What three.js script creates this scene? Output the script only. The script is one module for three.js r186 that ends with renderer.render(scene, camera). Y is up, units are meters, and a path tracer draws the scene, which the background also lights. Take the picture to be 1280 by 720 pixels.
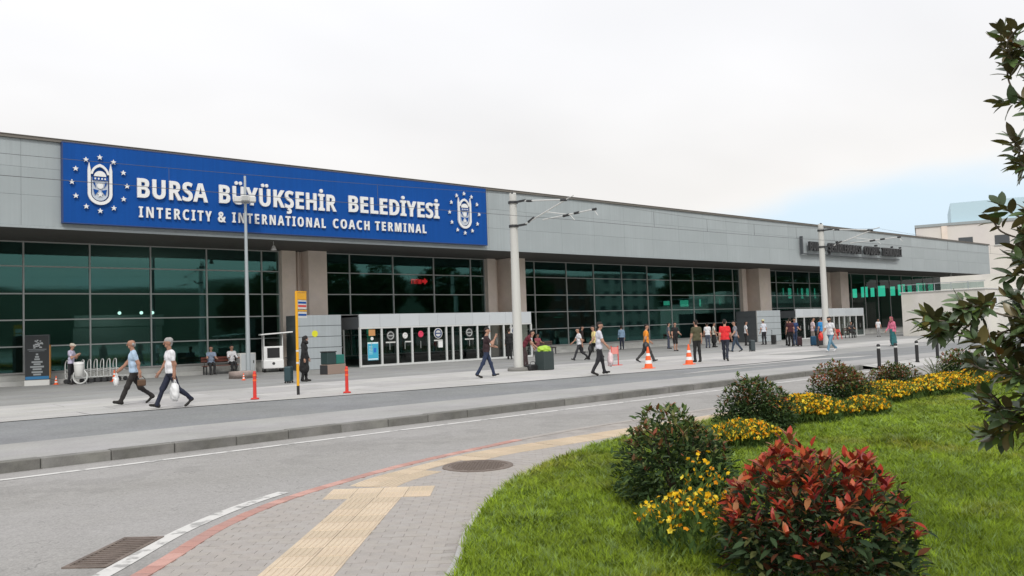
import * as THREE from 'three';
import { mergeGeometries } from 'three/addons/utils/BufferGeometryUtils.js';
import { RoundedBoxGeometry } from 'three/addons/geometries/RoundedBoxGeometry.js';
import { TextGeometry } from 'three/addons/geometries/TextGeometry.js';
import { FontLoader } from 'three/addons/loaders/FontLoader.js';

// ---------------------------------------------------------------- camera, sky, sun, exposure
const scene = new THREE.Scene();
const camera = new THREE.PerspectiveCamera(2 * Math.atan(360 / 1038) * 180 / Math.PI, 16 / 9, 0.1, 4000);
camera.position.set(0, 1.665, 42.5);
{
  const right = new THREE.Vector3(0.75230538, -0.03486789, 0.65789121), up = new THREE.Vector3(-0.00751495, 0.99807934, 0.06149111);
  const back = new THREE.Vector3().crossVectors(right, up).normalize();
  camera.quaternion.setFromRotationMatrix(new THREE.Matrix4().makeBasis(right, up, back));
}
const renderer = new THREE.WebGLRenderer({ antialias: true });
renderer.toneMapping = THREE.LinearToneMapping;
renderer.toneMappingExposure = 1.06;
renderer.shadowMap.enabled = true;

// seeded noise
function rng(seed) { let s = seed >>> 0; return () => { s = (s + 0x6d2b79f5) | 0; let t = Math.imul(s ^ (s >>> 15), 1 | s); t = (t + Math.imul(t ^ (t >>> 7), 61 | t)) ^ t; return ((t ^ (t >>> 14)) >>> 0) / 4294967296; }; }
function hash3(x, y, z) { let h = Math.imul(x | 0, 374761393) ^ Math.imul(y | 0, 668265263) ^ Math.imul(z | 0, 1274126177); h = Math.imul(h ^ (h >>> 13), 1103515245); return ((h ^ (h >>> 16)) >>> 0) / 4294967296; }
const sm = (t) => t * t * (3 - 2 * t), mix = (a, b, t) => a + (b - a) * t, clamp = (x, a = 0, b = 1) => Math.min(b, Math.max(a, x));
const step01 = (a, b, x) => sm(clamp((x - a) / (b - a)));
function noise3(x, y, z) {
  const i = Math.floor(x), j = Math.floor(y), k = Math.floor(z), u = sm(x - i), v = sm(y - j), w = sm(z - k);
  const L = (a, b, c) => hash3(i + a, j + b, k + c);
  return mix(mix(mix(L(0, 0, 0), L(1, 0, 0), u), mix(L(0, 1, 0), L(1, 1, 0), u), v), mix(mix(L(0, 0, 1), L(1, 0, 1), u), mix(L(0, 1, 1), L(1, 1, 1), u), v), w);
}
function fbm3(x, y, z, o = 5) { let s = 0, a = 0.5, n = 0; for (let i = 0; i < o; i++) { s += a * noise3(x, y, z); n += a; x *= 2.03; y *= 2.03; z *= 2.03; a *= 0.5; } return s / n; }

// overcast sky with a thin blue break low over the roofs
{
  const W = 1024, H = 512, data = new Float32Array(W * H * 4);
  for (let r = 0; r < H; r++) {
    const el = ((r + 0.5) / H - 0.5) * Math.PI, y = Math.sin(el);
    for (let c = 0; c < W; c++) {
      const az = ((c + 0.5) / W - 0.5) * 2 * Math.PI, x = Math.cos(az) * Math.cos(el), z = Math.sin(az) * Math.cos(el), i = (r * W + c) * 4;
      if (y <= 0) { data[i] = 0.34; data[i + 1] = 0.35; data[i + 2] = 0.36; data[i + 3] = 1; continue; }
      const k = 1 / (y + 0.16), n = fbm3(x * k * 0.55 + 7, z * k * 0.55 + 3, 1.7), n2 = fbm3(x * k * 1.6 + 17, z * k * 2.6 + 9, 4.1);
      const over = (0.83 + 0.3 * y) * (1 + 0.2 * (n - 0.5) + 0.12 * (n2 - 0.5));
      const bump = Math.exp(-((az + 0.3) ** 2) / 0.16 - ((el - 0.085) ** 2) / 0.0042);
      const gap = clamp(step01(0.56, 0.92, n * 0.9 + 0.36 * bump + 0.6 * (n2 - 0.5)) * 0.85) * step01(0.9, 0.25, y);
      const w = step01(0.36, 0.1, el), cloud = [over * mix(0.99, 1.02, w), over * mix(0.995, 1.0, w), over * mix(1.02, 0.975, w)], blue = [0.68, 0.86, 1.0];
      for (let q = 0; q < 3; q++) data[i + q] = mix(cloud[q], blue[q] * (0.9 + 0.5 * y), gap);
      data[i + 3] = 1;
    }
  }
  const t = new THREE.DataTexture(data, W, H, THREE.RGBAFormat, THREE.FloatType);
  t.mapping = THREE.EquirectangularReflectionMapping; t.magFilter = THREE.LinearFilter; t.minFilter = THREE.LinearFilter; t.needsUpdate = true;
  scene.background = t; scene.environment = t;
}
const sun = new THREE.DirectionalLight(new THREE.Color(1, 0.97, 0.91), 1.75);
sun.position.set(-9, 44, 56); sun.target.position.set(15, 0, 20);
sun.castShadow = true; sun.shadow.radius = 22; sun.shadow.mapSize.set(2048, 2048);
Object.assign(sun.shadow.camera, { left: -90, right: 90, top: 80, bottom: -80, near: 1, far: 220 });
scene.add(sun, sun.target);

// ---------------------------------------------------------------- helpers
const taken = new Map();
function numbered(n) { const c = taken.get(n) ?? 0; taken.set(n, c + 1); return c ? n + '_' + String(c).padStart(3, '0') : n; }
function tag(o, label, category, group, kind) { if (label) o.userData.label = label; if (category) o.userData.category = category; if (group) o.userData.group = group; if (kind) o.userData.kind = kind; return o; }
function shade(o) { o.castShadow = true; o.receiveShadow = true; return o; }
function thing(name, label, category, [x, y, z] = [0, 0, 0], turn = 0, group) {
  const o = new THREE.Group(); o.name = numbered(name); o.position.set(x, y, z); o.rotation.y = turn; scene.add(o);
  return tag(o, label, category, group);
}
function part(parent, name, geo, mat) {
  const g = Array.isArray(geo) ? join(geo) : geo, m = shade(new THREE.Mesh(g, mat)); m.name = name; parent.add(m); return m;
}
function solo(name, geo, mat, label, category, group, kind) {
  const m = shade(new THREE.Mesh(Array.isArray(geo) ? join(geo) : geo, mat)); m.name = numbered(name); scene.add(m); return tag(m, label, category, group, kind);
}
const struct = (name, geo, mat) => solo(name, geo, mat, null, null, null, 'structure');
function dup(src, [x, y, z], turn, label, group) {
  const r = src.clone(); r.name = numbered(src.name.replace(/_\d{3}$/, '')); r.userData = { ...src.userData }; r.position.set(x, y, z); r.rotation.y = turn; scene.add(r);
  if (label) r.userData.label = label; if (group) r.userData.group = group; return r;
}
function join(list) {
  const l = list.map((g) => { const n = g.index ? g.toNonIndexed() : g; for (const k of Object.keys(n.attributes)) if (!['position', 'normal', 'uv', 'color'].includes(k)) n.deleteAttribute(k); return n; });
  const keys = ['position', 'normal', 'uv', 'color'].filter((k) => l.every((g) => g.attributes[k]));
  for (const g of l) for (const k of Object.keys(g.attributes)) if (!keys.includes(k)) g.deleteAttribute(k);
  return mergeGeometries(l, false);
}
// box between two corners; uv in metres
function box(x0, x1, y0, y1, z0, z1) { const g = new THREE.BoxGeometry(x1 - x0, y1 - y0, z1 - z0); g.translate((x0 + x1) / 2, (y0 + y1) / 2, (z0 + z1) / 2); return boxUV(g); }
function rbox(x0, x1, y0, y1, z0, z1, r = 0.02, s = 2) { const g = new RoundedBoxGeometry(x1 - x0, y1 - y0, z1 - z0, s, r); g.translate((x0 + x1) / 2, (y0 + y1) / 2, (z0 + z1) / 2); return boxUV(g); }
function boxUV(g) {
  const p = g.attributes.position, n = g.attributes.normal, uv = new Float32Array(p.count * 2);
  for (let i = 0; i < p.count; i++) {
    const ax = Math.abs(n.getX(i)), ay = Math.abs(n.getY(i)), az = Math.abs(n.getZ(i));
    if (ay >= ax && ay >= az) { uv[2 * i] = p.getX(i); uv[2 * i + 1] = p.getZ(i); } else if (ax >= az) { uv[2 * i] = p.getZ(i); uv[2 * i + 1] = p.getY(i); } else { uv[2 * i] = p.getX(i); uv[2 * i + 1] = p.getY(i); }
  }
  g.setAttribute('uv', new THREE.BufferAttribute(uv, 2)); return g;
}
const V = (x, y, z) => new THREE.Vector3(x, y, z);
// tapered round bar from a to b
function bar(a, b, r0, r1 = r0, seg = 8) {
  const A = V(...a), B = V(...b), d = B.clone().sub(A), g = new THREE.CylinderGeometry(r1, r0, d.length(), seg, 1);
  g.applyQuaternion(new THREE.Quaternion().setFromUnitVectors(V(0, 1, 0), d.clone().normalize())); const c = A.add(B).multiplyScalar(0.5); g.translate(c.x, c.y, c.z); return g;
}
function tube(pts, r, n = 24, seg = 7) { return new THREE.TubeGeometry(new THREE.CatmullRomCurve3(pts.map((p) => V(...p))), n, r, seg, false); }
function lathe(pts, seg = 20) { return new THREE.LatheGeometry(pts.map(([r, y]) => new THREE.Vector2(r, y)), seg); }
const at = (g, x, y, z) => { g.translate(x, y, z); return g; };
// flat sheet from a polygon given in x,z
function sheet(pts, y, holes = []) {
  const s = new THREE.Shape(pts.map(([x, z]) => new THREE.Vector2(x, -z)));
  for (const h of holes) s.holes.push(new THREE.Path(h.map(([x, z]) => new THREE.Vector2(x, -z))));
  const g = new THREE.ShapeGeometry(s); g.rotateX(-Math.PI / 2); g.translate(0, y, 0); return g;
}
function ribbon(line, o0, o1, y) { // strip along a polyline between two offsets to its side
  const n = line.length, P = [], I = [], U = [], N = [];
  let len = 0;
  for (let i = 0; i < n; i++) {
    const a = line[Math.max(0, i - 1)], b = line[Math.min(n - 1, i + 1)], dx = b[0] - a[0], dz = b[1] - a[1], l = Math.hypot(dx, dz), nx = -dz / l, nz = dx / l;
    if (i) len += Math.hypot(line[i][0] - line[i - 1][0], line[i][1] - line[i - 1][1]);
    for (const o of [o0, o1]) { P.push(line[i][0] + nx * o, y, line[i][1] + nz * o); U.push(len, o); N.push(0, 1, 0); }
    if (i) { const k = 2 * i; I.push(k - 2, k - 1, k, k, k - 1, k + 1); }
  }
  const g = new THREE.BufferGeometry(); g.setAttribute('position', new THREE.Float32BufferAttribute(P, 3)); g.setAttribute('normal', new THREE.Float32BufferAttribute(N, 3)); g.setAttribute('uv', new THREE.Float32BufferAttribute(U, 2));
  if (o1 < o0) { for (let i = 0; i < I.length; i += 3) [I[i], I[i + 1]] = [I[i + 1], I[i]]; }
  g.setIndex(I); return g;
}
function curve2(pts, n) { const c = new THREE.CatmullRomCurve3(pts.map(([x, z]) => V(x, 0, z)), false, 'centripetal'); return c.getSpacedPoints(n).map((p) => [p.x, p.z]); }
const inside = (poly, x, z) => { let r = false; for (let i = 0, j = poly.length - 1; i < poly.length; j = i++) { const [a, b] = poly[i], [c, d] = poly[j]; if ((b > z) !== (d > z) && x < ((c - a) * (z - b)) / (d - b) + a) r = !r; } return r; };
function distLine(line, x, z) { let m = 1e9; for (let i = 1; i < line.length; i++) { const [a, b] = line[i - 1], [c, d] = line[i], t = clamp(((x - a) * (c - a) + (z - b) * (d - b)) / ((c - a) ** 2 + (d - b) ** 2)); m = Math.min(m, Math.hypot(x - a - t * (c - a), z - b - t * (d - b))); } return m; }

// tileable value noise for textures
function tileNoise(u, v, cells, seed) {
  const x = u * cells, y = v * cells, i = Math.floor(x), j = Math.floor(y), a = sm(x - i), b = sm(y - j), h = (p, q) => hash3(((p % cells) + cells) % cells, ((q % cells) + cells) % cells, seed);
  return mix(mix(h(i, j), h(i + 1, j), a), mix(h(i, j + 1), h(i + 1, j + 1), a), b);
}
function tileFbm(u, v, cells, seed, o = 4) { let s = 0, a = 0.5, n = 0; for (let k = 0; k < o; k++) { s += a * tileNoise(u, v, cells << k, seed + k); n += a; a *= 0.55; } return s / n; }
// colour (linear) texture; fn(u, v) -> factor or [r, g, b] multipliers on the base colour
const toS = (x) => { x = clamp(x); return Math.round(255 * (x <= 0.0031308 ? 12.92 * x : 1.055 * Math.pow(x, 1 / 2.4) - 0.055)); };
function colourTex(size, base, fn, metres) {
  const d = new Uint8Array(size * size * 4);
  for (let j = 0; j < size; j++) for (let i = 0; i < size; i++) {
    const f = fn((i + 0.5) / size, (j + 0.5) / size), o = (j * size + i) * 4;
    for (let c = 0; c < 3; c++) d[o + c] = toS(base[c] * (Array.isArray(f) ? f[c] : f));
    d[o + 3] = 255;
  }
  return finish(new THREE.DataTexture(d, size, size), metres, true);
}
function greyTex(size, fn, metres) {
  const d = new Uint8Array(size * size * 4);
  for (let j = 0; j < size; j++) for (let i = 0; i < size; i++) { const f = Math.round(255 * clamp(fn((i + 0.5) / size, (j + 0.5) / size))), o = (j * size + i) * 4; d[o] = d[o + 1] = d[o + 2] = f; d[o + 3] = 255; }
  return finish(new THREE.DataTexture(d, size, size), metres, false);
}
function finish(t, metres, colour) {
  t.wrapS = t.wrapT = THREE.RepeatWrapping; t.magFilter = THREE.LinearFilter; t.minFilter = THREE.LinearMipmapLinearFilter; t.generateMipmaps = true; t.repeat.set(1 / metres, 1 / metres);
  if (colour) t.colorSpace = THREE.SRGBColorSpace; t.needsUpdate = true; return t;
}
const lin = (r, g, b) => new THREE.Color().setRGB(r, g, b);
const std = (c, roughness = 0.8, extra = {}) => new THREE.MeshStandardMaterial({ color: c.isColor ? c : lin(...c), roughness, ...extra });
function canvasTex(w, h, draw) { const c = document.createElement('canvas'); c.width = w; c.height = h; draw(c.getContext('2d'), w, h); const t = new THREE.CanvasTexture(c); t.colorSpace = THREE.SRGBColorSpace; return t; }

// ---------------------------------------------------------------- materials
const speck = greyTex(256, (u, v) => 0.5 + 0.5 * (tileFbm(u, v, 64, 3, 3) - 0.5) + 0.3 * (tileFbm(u, v, 8, 9, 3) - 0.5), 0.6);
const mottled = (base, metres, amt, fine, seed) => colourTex(512, base, (u, v) => { const f = 1 + amt * (tileFbm(u, v, 4, seed, 5) - 0.5) * 2 + fine * (tileNoise(u, v, 256, seed + 40) - 0.5) * 2 + amt * 0.6 * (tileFbm(u, v, 14, seed + 9, 3) - 0.5); return [f, f * (1 + 0.02 * (tileNoise(u, v, 6, seed + 5) - 0.5)), f * (1 + 0.05 * (tileNoise(u, v, 5, seed + 6) - 0.5))]; }, metres);
const M = {};
M.road = std([1, 1, 1], 0.9, { map: colourTex(1024, [0.285, 0.275, 0.264], (u, v) => {
  const big = tileFbm(u, v, 3, 21, 5), fine = tileNoise(u, v, 512, 22), grit = tileNoise(u, v, 200, 23), streak = tileFbm(u * 1, v, 20, 24, 3);
  let f = 1 + 0.2 * (big - 0.5) + 0.34 * (fine - 0.5) + 0.16 * (grit - 0.5) + 0.1 * (streak - 0.5);
  const patch = step01(0.6, 0.68, tileFbm(u, v, 6, 27, 4)), crack = Math.abs(tileFbm(u, v, 5, 33, 5) - 0.5); f *= 1 - 0.09 * patch; if (crack < 0.0028 && tileFbm(u, v, 4, 38, 2) > 0.55) f *= 0.72;
  return [f, f, f * (1 + 0.04 * (big - 0.5))];
}, 5.2), bumpMap: speck, bumpScale: 0.004 });
M.lane = std([1, 1, 1], 0.92, { map: mottled([0.205, 0.21, 0.212], 7.1, 0.2, 0.16, 51), bumpMap: speck, bumpScale: 0.004 });
M.plaza = std([1, 1, 1], 0.85, { map: mottled([0.28, 0.28, 0.272], 6.3, 0.2, 0.08, 61) });
M.slab = [[0.41, 0.4, 0.385], [0.38, 0.37, 0.36], [0.44, 0.43, 0.415]].map((c, i) => std([1, 1, 1], 0.85, { map: mottled(c, 4.1, 0.14, 0.08, 71 + i) }));
M.median = std([1, 1, 1], 0.88, { map: mottled([0.305, 0.3, 0.29], 4.7, 0.2, 0.1, 81) });
M.kerb = [0, 1, 2].map((i) => std([1, 1, 1], 0.9, { map: mottled([0.17 + 0.008 * i, 0.165 + 0.008 * i, 0.152 + 0.008 * i], 1.3, 0.42, 0.12, 91 + i), bumpMap: speck, bumpScale: 0.004 }));
M.paver = [[0.325, 0.3, 0.278], [0.337, 0.31, 0.288], [0.312, 0.288, 0.267], [0.33, 0.306, 0.286]].map((c, i) => std([1, 1, 1], 0.9, { map: mottled(c, 0.9, 0.14, 0.1, 101 + i) }));
M.redPaver = [[0.41, 0.225, 0.19], [0.38, 0.22, 0.19], [0.44, 0.255, 0.22]].map((c, i) => std([1, 1, 1], 0.9, { map: mottled(c, 0.8, 0.26, 0.12, 111 + i) }));
M.tactile = [[0.52, 0.42, 0.305], [0.49, 0.4, 0.295], [0.55, 0.45, 0.335]].map((c, i) => std([1, 1, 1], 0.88, { map: mottled(c, 0.8, 0.2, 0.1, 121 + i) }));
M.mortar = std([1, 1, 1], 0.95, { map: mottled([0.3, 0.277, 0.257], 1.1, 0.25, 0.15, 131) });
M.paint = std([1, 1, 1], 0.7, { map: colourTex(512, [0.57, 0.56, 0.54], (u, v) => { const w = step01(0.56, 0.74, tileFbm(u, v, 18, 141, 4)); return 1 - 0.45 * w + 0.06 * (tileNoise(u, v, 128, 3) - 0.5); }, 2.2) });
M.soil = std([1, 1, 1], 1, { map: mottled([0.09, 0.1, 0.035], 2.3, 0.45, 0.3, 151) });
M.terrain = std([1, 1, 1], 1, { map: mottled([0.2, 0.19, 0.16], 30, 0.3, 0.1, 161) });
const streaked = (base, seed) => colourTex(512, base, (u, v) => 1 + 0.1 * (tileFbm(u, v, 5, seed, 4) - 0.5) + 0.14 * (tileNoise(u, 0.5, 96, seed + 1) * tileNoise(u, v, 3, seed + 2) - 0.25), 6);
M.fascia = [0, 1, 2].map((i) => std([1, 1, 1], 0.5, { map: streaked([0.335 + 0.006 * i, 0.372 + 0.006 * i, 0.382 + 0.006 * i], 171 + i * 5) }));
M.cap = std([0.16, 0.145, 0.125], 0.6);
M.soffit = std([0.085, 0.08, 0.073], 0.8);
M.frame = std([0.42, 0.43, 0.42], 0.45, { metalness: 0.2 });
M.frameWhite = std([0.6, 0.61, 0.6], 0.4);
M.dark = std([0.035, 0.036, 0.038], 0.6);
M.black = std([0.015, 0.015, 0.016], 0.5);
M.beige = std([1, 1, 1], 0.8, { map: mottled([0.8, 0.69, 0.6], 2.7, 0.1, 0.05, 181) });
M.plinth = std([1, 1, 1], 0.85, { map: mottled([0.42, 0.42, 0.4], 3.1, 0.22, 0.06, 191) });
M.glassCoat = new THREE.MeshStandardMaterial({ color: lin(0.33, 0.88, 0.82), metalness: 1, roughness: 0.03, transparent: true, opacity: 0.115 });
M.glassTint = new THREE.MeshPhysicalMaterial({ color: lin(0.18, 0.24, 0.215), transmission: 1, thickness: 0, roughness: 0, ior: 1.12 });
M.glassDoor = new THREE.MeshPhysicalMaterial({ color: lin(0.5, 0.56, 0.55), transmission: 1, thickness: 0, roughness: 0, ior: 1.45 });
M.glassClear = new THREE.MeshPhysicalMaterial({ color: lin(0.3, 0.56, 0.48), transmission: 1, thickness: 0, roughness: 0, ior: 1.2 });
M.glassGreen = new THREE.MeshPhysicalMaterial({ color: lin(0.12, 0.95, 0.7), transmission: 1, thickness: 0, roughness: 0, ior: 1.3 });
M.inside = std([0.22, 0.215, 0.2], 0.7);
M.insideDark = std([0.3, 0.3, 0.29], 0.8);
M.shop = std([0.1, 0.34, 0.32], 0.6);
M.blue = new THREE.MeshPhysicalMaterial({ roughness: 0.6, specularIntensity: 0.25, map: streaked([0.007, 0.073, 0.31], 201) });
M.white = std([0.78, 0.78, 0.77], 0.5);
M.offWhite = std([0.62, 0.62, 0.6], 0.6);
M.pole = std([1, 1, 1], 0.6, { map: mottled([0.55, 0.55, 0.52], 1.7, 0.12, 0.03, 211) });
M.galv = std([0.42, 0.46, 0.48], 0.45, { metalness: 0.35 });
M.wire = std([0.09, 0.09, 0.095], 0.5);
M.red = std([0.62, 0.035, 0.025], 0.55);
M.orange = std([0.85, 0.13, 0.03], 0.6);
M.yellow = std([0.75, 0.37, 0.01], 0.5);
M.teal = std([0.01, 0.11, 0.1], 0.5);
M.panel = std([1, 1, 1], 0.4, { map: streaked([0.42, 0.46, 0.48], 221), metalness: 0.15 });
M.panelDark = std([0.07, 0.078, 0.085], 0.5);
M.header = [0, 1].map((i) => std([0.53 + 0.03 * i, 0.56 + 0.03 * i, 0.58 + 0.03 * i], 0.5));
M.concrete = std([1, 1, 1], 0.85, { map: mottled([0.68, 0.65, 0.6], 5.3, 0.13, 0.05, 231) });
M.iron = std([1, 1, 1], 0.75, { map: mottled([0.17, 0.135, 0.115], 0.7, 0.4, 0.2, 241), metalness: 0.3 });

// ---------------------------------------------------------------- ground
struct('ground', sheet([[-1500, -1500], [1500, -1500], [1500, 1500], [-1500, 1500]].map(([x, z]) => [x, z]), -0.32), M.terrain);
struct('road', sheet([[-120, 28.35], [220, 28.35], [220, 130], [-120, 130]], -0.15, [[[-1, -1], [1, -1], [1, 1], [-1, 1]].map(([a, b]) => [2.2 + a * 0.47 * 0.6971 + b * 0.16 * 0.717, 34.62 - a * 0.47 * 0.717 + b * 0.16 * 0.6971])]), M.road);
const plaza = struct('plaza', sheet([[-60, -0.05], [160, -0.05], [160, 28.2], [-60, 28.2]], 0), M.plaza);
// edge of the dark lane towards the terminal, and the pale strip up to the kerb
const laneUp = [[-60, 19.3], [-20, 19.9], [3.7, 20.75], [9.3, 21.25], [16, 22.35], [23, 22.95], [29, 23.75], [33, 23.7], [39, 22.7], [51, 22.4], [160, 21.6]];
const laneLow = [[-60, 25.5], [3, 25.75], [10, 25.9], [22, 26.3], [40, 26.5], [160, 26.4]];
struct('bus_lane', sheet([...laneUp, ...laneLow.slice().reverse()], 0.004), M.lane);
struct('median_strip', sheet([...laneLow, [160, 28.21], [-60, 28.21]], 0.006), M.median);
struct('lane_patch', sheet([[22.2, 25.2], [26, 25.3], [29.5, 25.6], [27, 24.9], [24.5, 24.7]], 0.009), M.median);
struct('lane_patch', sheet([[26.5, 24.1], [31.5, 24.4], [34.5, 25.3], [36.5, 25.2], [33, 24.0], [29, 23.9]], 0.009), M.slab[0]);
// long pale paving slabs laid in courses in front of the terminal
{
  const R = rng(31);
  const rows = [[14.9, 15.9], [15.93, 17.15], [17.18, 18.4], [18.43, 19.55]];
  for (const [z0, z1] of rows) {
    let x = -14 + R() * 2;
    while (x < 62) {
      const w = 3.6 + R() * 0.8, g = box(x + 0.012, x + w - 0.012, 0.001, 0.018, z0, z1);
      part(plaza, 'paving_slab', g, M.slab[Math.floor(R() * 3)]); x += w;
    }
  }
  // last course follows the slanted edge of the lane
  let x = -14;
  while (x < 36) { const w = 3.9, e = (q) => { for (let i = 1; i < laneUp.length; i++) if (laneUp[i][0] >= q) { const [a, b] = laneUp[i - 1], [c, d] = laneUp[i]; return mix(b, d, (q - a) / (c - a)) - 0.02; } return 22; };
    const g = sheet([[x + 0.012, 19.58], [x + w - 0.012, 19.58], [x + w - 0.012, e(x + w)], [x + 0.012, e(x)]], 0.018); part(plaza, 'paving_slab', g, M.slab[Math.floor(R() * 3)]); x += w; }
  for (const z of [8.2, 11.6]) part(plaza, 'channel_cover', box(-14, 70, 0.001, 0.006, z, z + 0.14), M.median);
}
// kerb of single stones
{
  const kerb = new THREE.Group(); kerb.name = 'kerb'; kerb.userData.kind = 'structure'; scene.add(kerb);
  const R = rng(5);
  for (let x = -20, i = 0; x < 28.0; i++) {
    const w = 0.92 + R() * 0.16, dz = (R() - 0.5) * 0.02, dy = (R() - 0.5) * 0.012;
    const g = rbox(x + 0.003, x + w - 0.003, -0.2, 0.012 + dy, 28.2, 28.42 + dz, 0.018, 1);
    part(kerb, 'kerb_stone', g, M.kerb[Math.floor(R() * 3)]); x += w;
  }
  const ramp = new THREE.BufferGeometry();
  const q = [[29.0, 0.0, 28.2], [60, 0.0, 28.2], [60, -0.083, 28.83], [28.95, -0.083, 28.83], [60, -0.1465, 29.3], [28.9, -0.1465, 29.3]];
  ramp.setAttribute('position', new THREE.Float32BufferAttribute(q.flat(), 3)); ramp.setAttribute('uv', new THREE.Float32BufferAttribute(q.flatMap((p) => [p[0], p[2]]), 2));
  ramp.setIndex([0, 3, 1, 1, 3, 2, 3, 5, 2, 2, 5, 4]); ramp.computeVertexNormals();
  struct('crossing_ramp', ramp, M.slab[0]);
  
}
// edge of the pavement beside the road, and of the lawn
const roadEdge = curve2([[-6, 43.2], [-2.5, 39.9], [0.6, 37.0], [2.12, 35.5], [3.15, 34.42], [4.16, 33.68], [5.32, 33.14], [6.4, 32.74], [7.4, 32.48], [8.2, 32.3], [9.4, 32.05], [10.6, 31.92], [12, 31.88], [20, 31.88], [40, 31.88], [70, 31.88]], 400);
const lawnEdge = curve2([[-3, 43.6], [0.4, 40.4], [2.4, 38.6], [3.78, 37.38], [4.38, 36.74], [5.02, 36.12], [5.65, 35.6], [6.5, 35.0], [8.5, 34.1], [10.44, 33.68], [13, 33.5], [20, 33.45], [40, 33.45], [70, 33.45]], 400);
struct('lane_marking', sheet([[-60, 29.04], [60, 29.04], [60, 29.18], [-60, 29.18]], -0.145), M.paint);
{
  const near = roadEdge.filter(([x]) => x > -5 && x < 4.7);
  struct('lane_marking', ribbon(near, -0.2, -0.36, -0.145), M.paint);
}
struct('road_seam', ribbon(roadEdge.filter(([x]) => x > 8.5 && x < 34), -0.02, -0.06, -0.146), M.lane);
const pavPoly = [...roadEdge, ...lawnEdge.slice().reverse()];
const pavement = struct('pavement', sheet(pavPoly, -0.1295), M.mortar);
const ux = 0.7526, uz = 0.6585;                       // the paver courses run along this direction
{
  const R = rng(77), cam = [0, 42.5];
  const pv = (w, d) => { const g = new THREE.BufferGeometry(); const c = 0.003, y1 = 0.012, y2 = 0.0105, a = w / 2, b = d / 2;
    const P = [[-a + c, y1, -b + c], [a - c, y1, -b + c], [a - c, y1, b - c], [-a + c, y1, b - c], [-a, y2, -b], [a, y2, -b], [a, y2, b], [-a, y2, b], [-a, -0.01, -b], [a, -0.01, -b], [a, -0.01, b], [-a, -0.01, b]];
    const I = [0, 3, 1, 1, 3, 2]; for (const o of [0, 4]) for (let i = 0; i < 4; i++) { const j = (i + 1) % 4; I.push(o + i, o + j, o + 4 + i, o + j, o + 4 + j, o + 4 + i); }
    g.setAttribute('position', new THREE.Float32BufferAttribute(P.flat(), 3)); g.setAttribute('uv', new THREE.Float32BufferAttribute(P.flatMap((p) => [p[0], p[2]]), 2)); g.setIndex(I);
    const n = g.toNonIndexed(); n.computeVertexNormals(); return n; };
  const plain = pv(0.1965, 0.0965), redp = pv(0.194, 0.15);
  const turn = Math.atan2(-uz, ux);
  // tactile path: along the courses' cross direction first, then beside the red edge
  const legA = [[1.2, 38.4], [3.0, 36.5], [4.9, 34.5]];
  const inT = (x, z) => { const a = (x - 5.12) * ux + (z - 34.27) * uz, b = (x - 5.12) * uz - (z - 34.27) * ux; return Math.abs(a) < 0.5 && Math.abs(b) < 0.26; };
  const onA = (x, z) => distLine(legA, x, z) < 0.22 && z > 34.3;
  const dB = (x, z) => distLine(roadEdge, x, z);
  const legB = curve2([[5.1, 33.98], [5.63, 33.66], [6.3, 33.42], [7.2, 33.13], [7.9, 32.99], [8.6, 32.98], [9.6, 32.98], [14, 32.98], [22, 32.98]], 300);
  const onB = (x, z) => distLine(legB, x, z) < 0.18;
  const inMan = (x, z) => Math.hypot(x - 6.98, z - 33.73) < 0.43;
  const list = [];
  for (let i = -70; i < 110; i++) for (let j = -70; j < 130; j++) {
    const s = (i + (j % 2 ? 0.5 : 0)) * 0.2, t = j * 0.1, x = 3 + s * ux + t * uz, z = 36.6 + s * uz - t * ux;
    if (x < -3 || x > 16 || z < 32.5 || z > 43) continue;
    if (!inside(pavPoly, x, z) || distLine(lawnEdge, x, z) < 0.03 || dB(x, z) < 0.1 || onA(x, z) || inT(x, z) || inMan(x, z)) continue;
    if (onB(x, z)) continue;
    const behind = (x - cam[0]) * 0.6588 - (z - cam[1]) * 0.7506; if (behind < 2.5) continue;
    list.push([Math.hypot(x - cam[0], z - cam[1]), x, z]);
  }
  list.sort((a, b) => a[0] - b[0]);
  // those within the picture first
  const seen = (x, z) => { const d = x * 0.6588 - (z - 42.5) * 0.7506, l = x * 0.7523 + (z - 42.5) * 0.6579; return d > 4.6 && Math.abs(l / d) < 0.63; };
  const order = [...list.filter(([, x, z]) => seen(x, z)), ...list.filter(([, x, z]) => !seen(x, z))];
  const rest = [[], [], [], []];
  order.forEach(([, x, z], i) => {
    const y = -0.137 + (R() - 0.5) * 0.003, k = Math.floor(R() * 4), tilt = (R() - 0.5) * 0.012;
    if (i < 300) { const m = part(pavement, 'paver', plain, M.paver[k]); m.position.set(x, y, z); m.rotation.set(0, turn, tilt, 'YXZ'); } else {
      const g = plain.clone(); g.rotateZ(tilt); g.rotateY(turn); g.translate(x, y, z); rest[k].push(g);
    }
  });
  rest.forEach((l, k) => { const m = part(pavement, 'paver_field', l, M.paver[k]); m.userData.kind = 'stuff'; });
  // red edge course
  let acc = 0, nred = 0;
  for (let i = 1; i < roadEdge.length; i++) {
    const [a, b] = roadEdge[i - 1], [c, d] = roadEdge[i], l = Math.hypot(c - a, d - b); acc += l;
    while (acc > 0.2) { acc -= 0.2; if (c < -1.5 || c > 30) continue; const f = 1 - acc / l, dx = (c - a) / l, dz = (d - b) / l, x = mix(a, c, f) - dz * 0.085, z = mix(b, d, f) + dx * 0.085;
      const m = part(pavement, 'edge_paver', redp, (c < 9 ? M.redPaver[Math.floor(R() * 3)] : M.paver[Math.floor(R() * 4)])); m.position.set(x, -0.131 + (R() - 0.5) * 0.003, z); m.rotation.set(0, Math.atan2(-dz, dx), 0); nred++; }
  }
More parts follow.
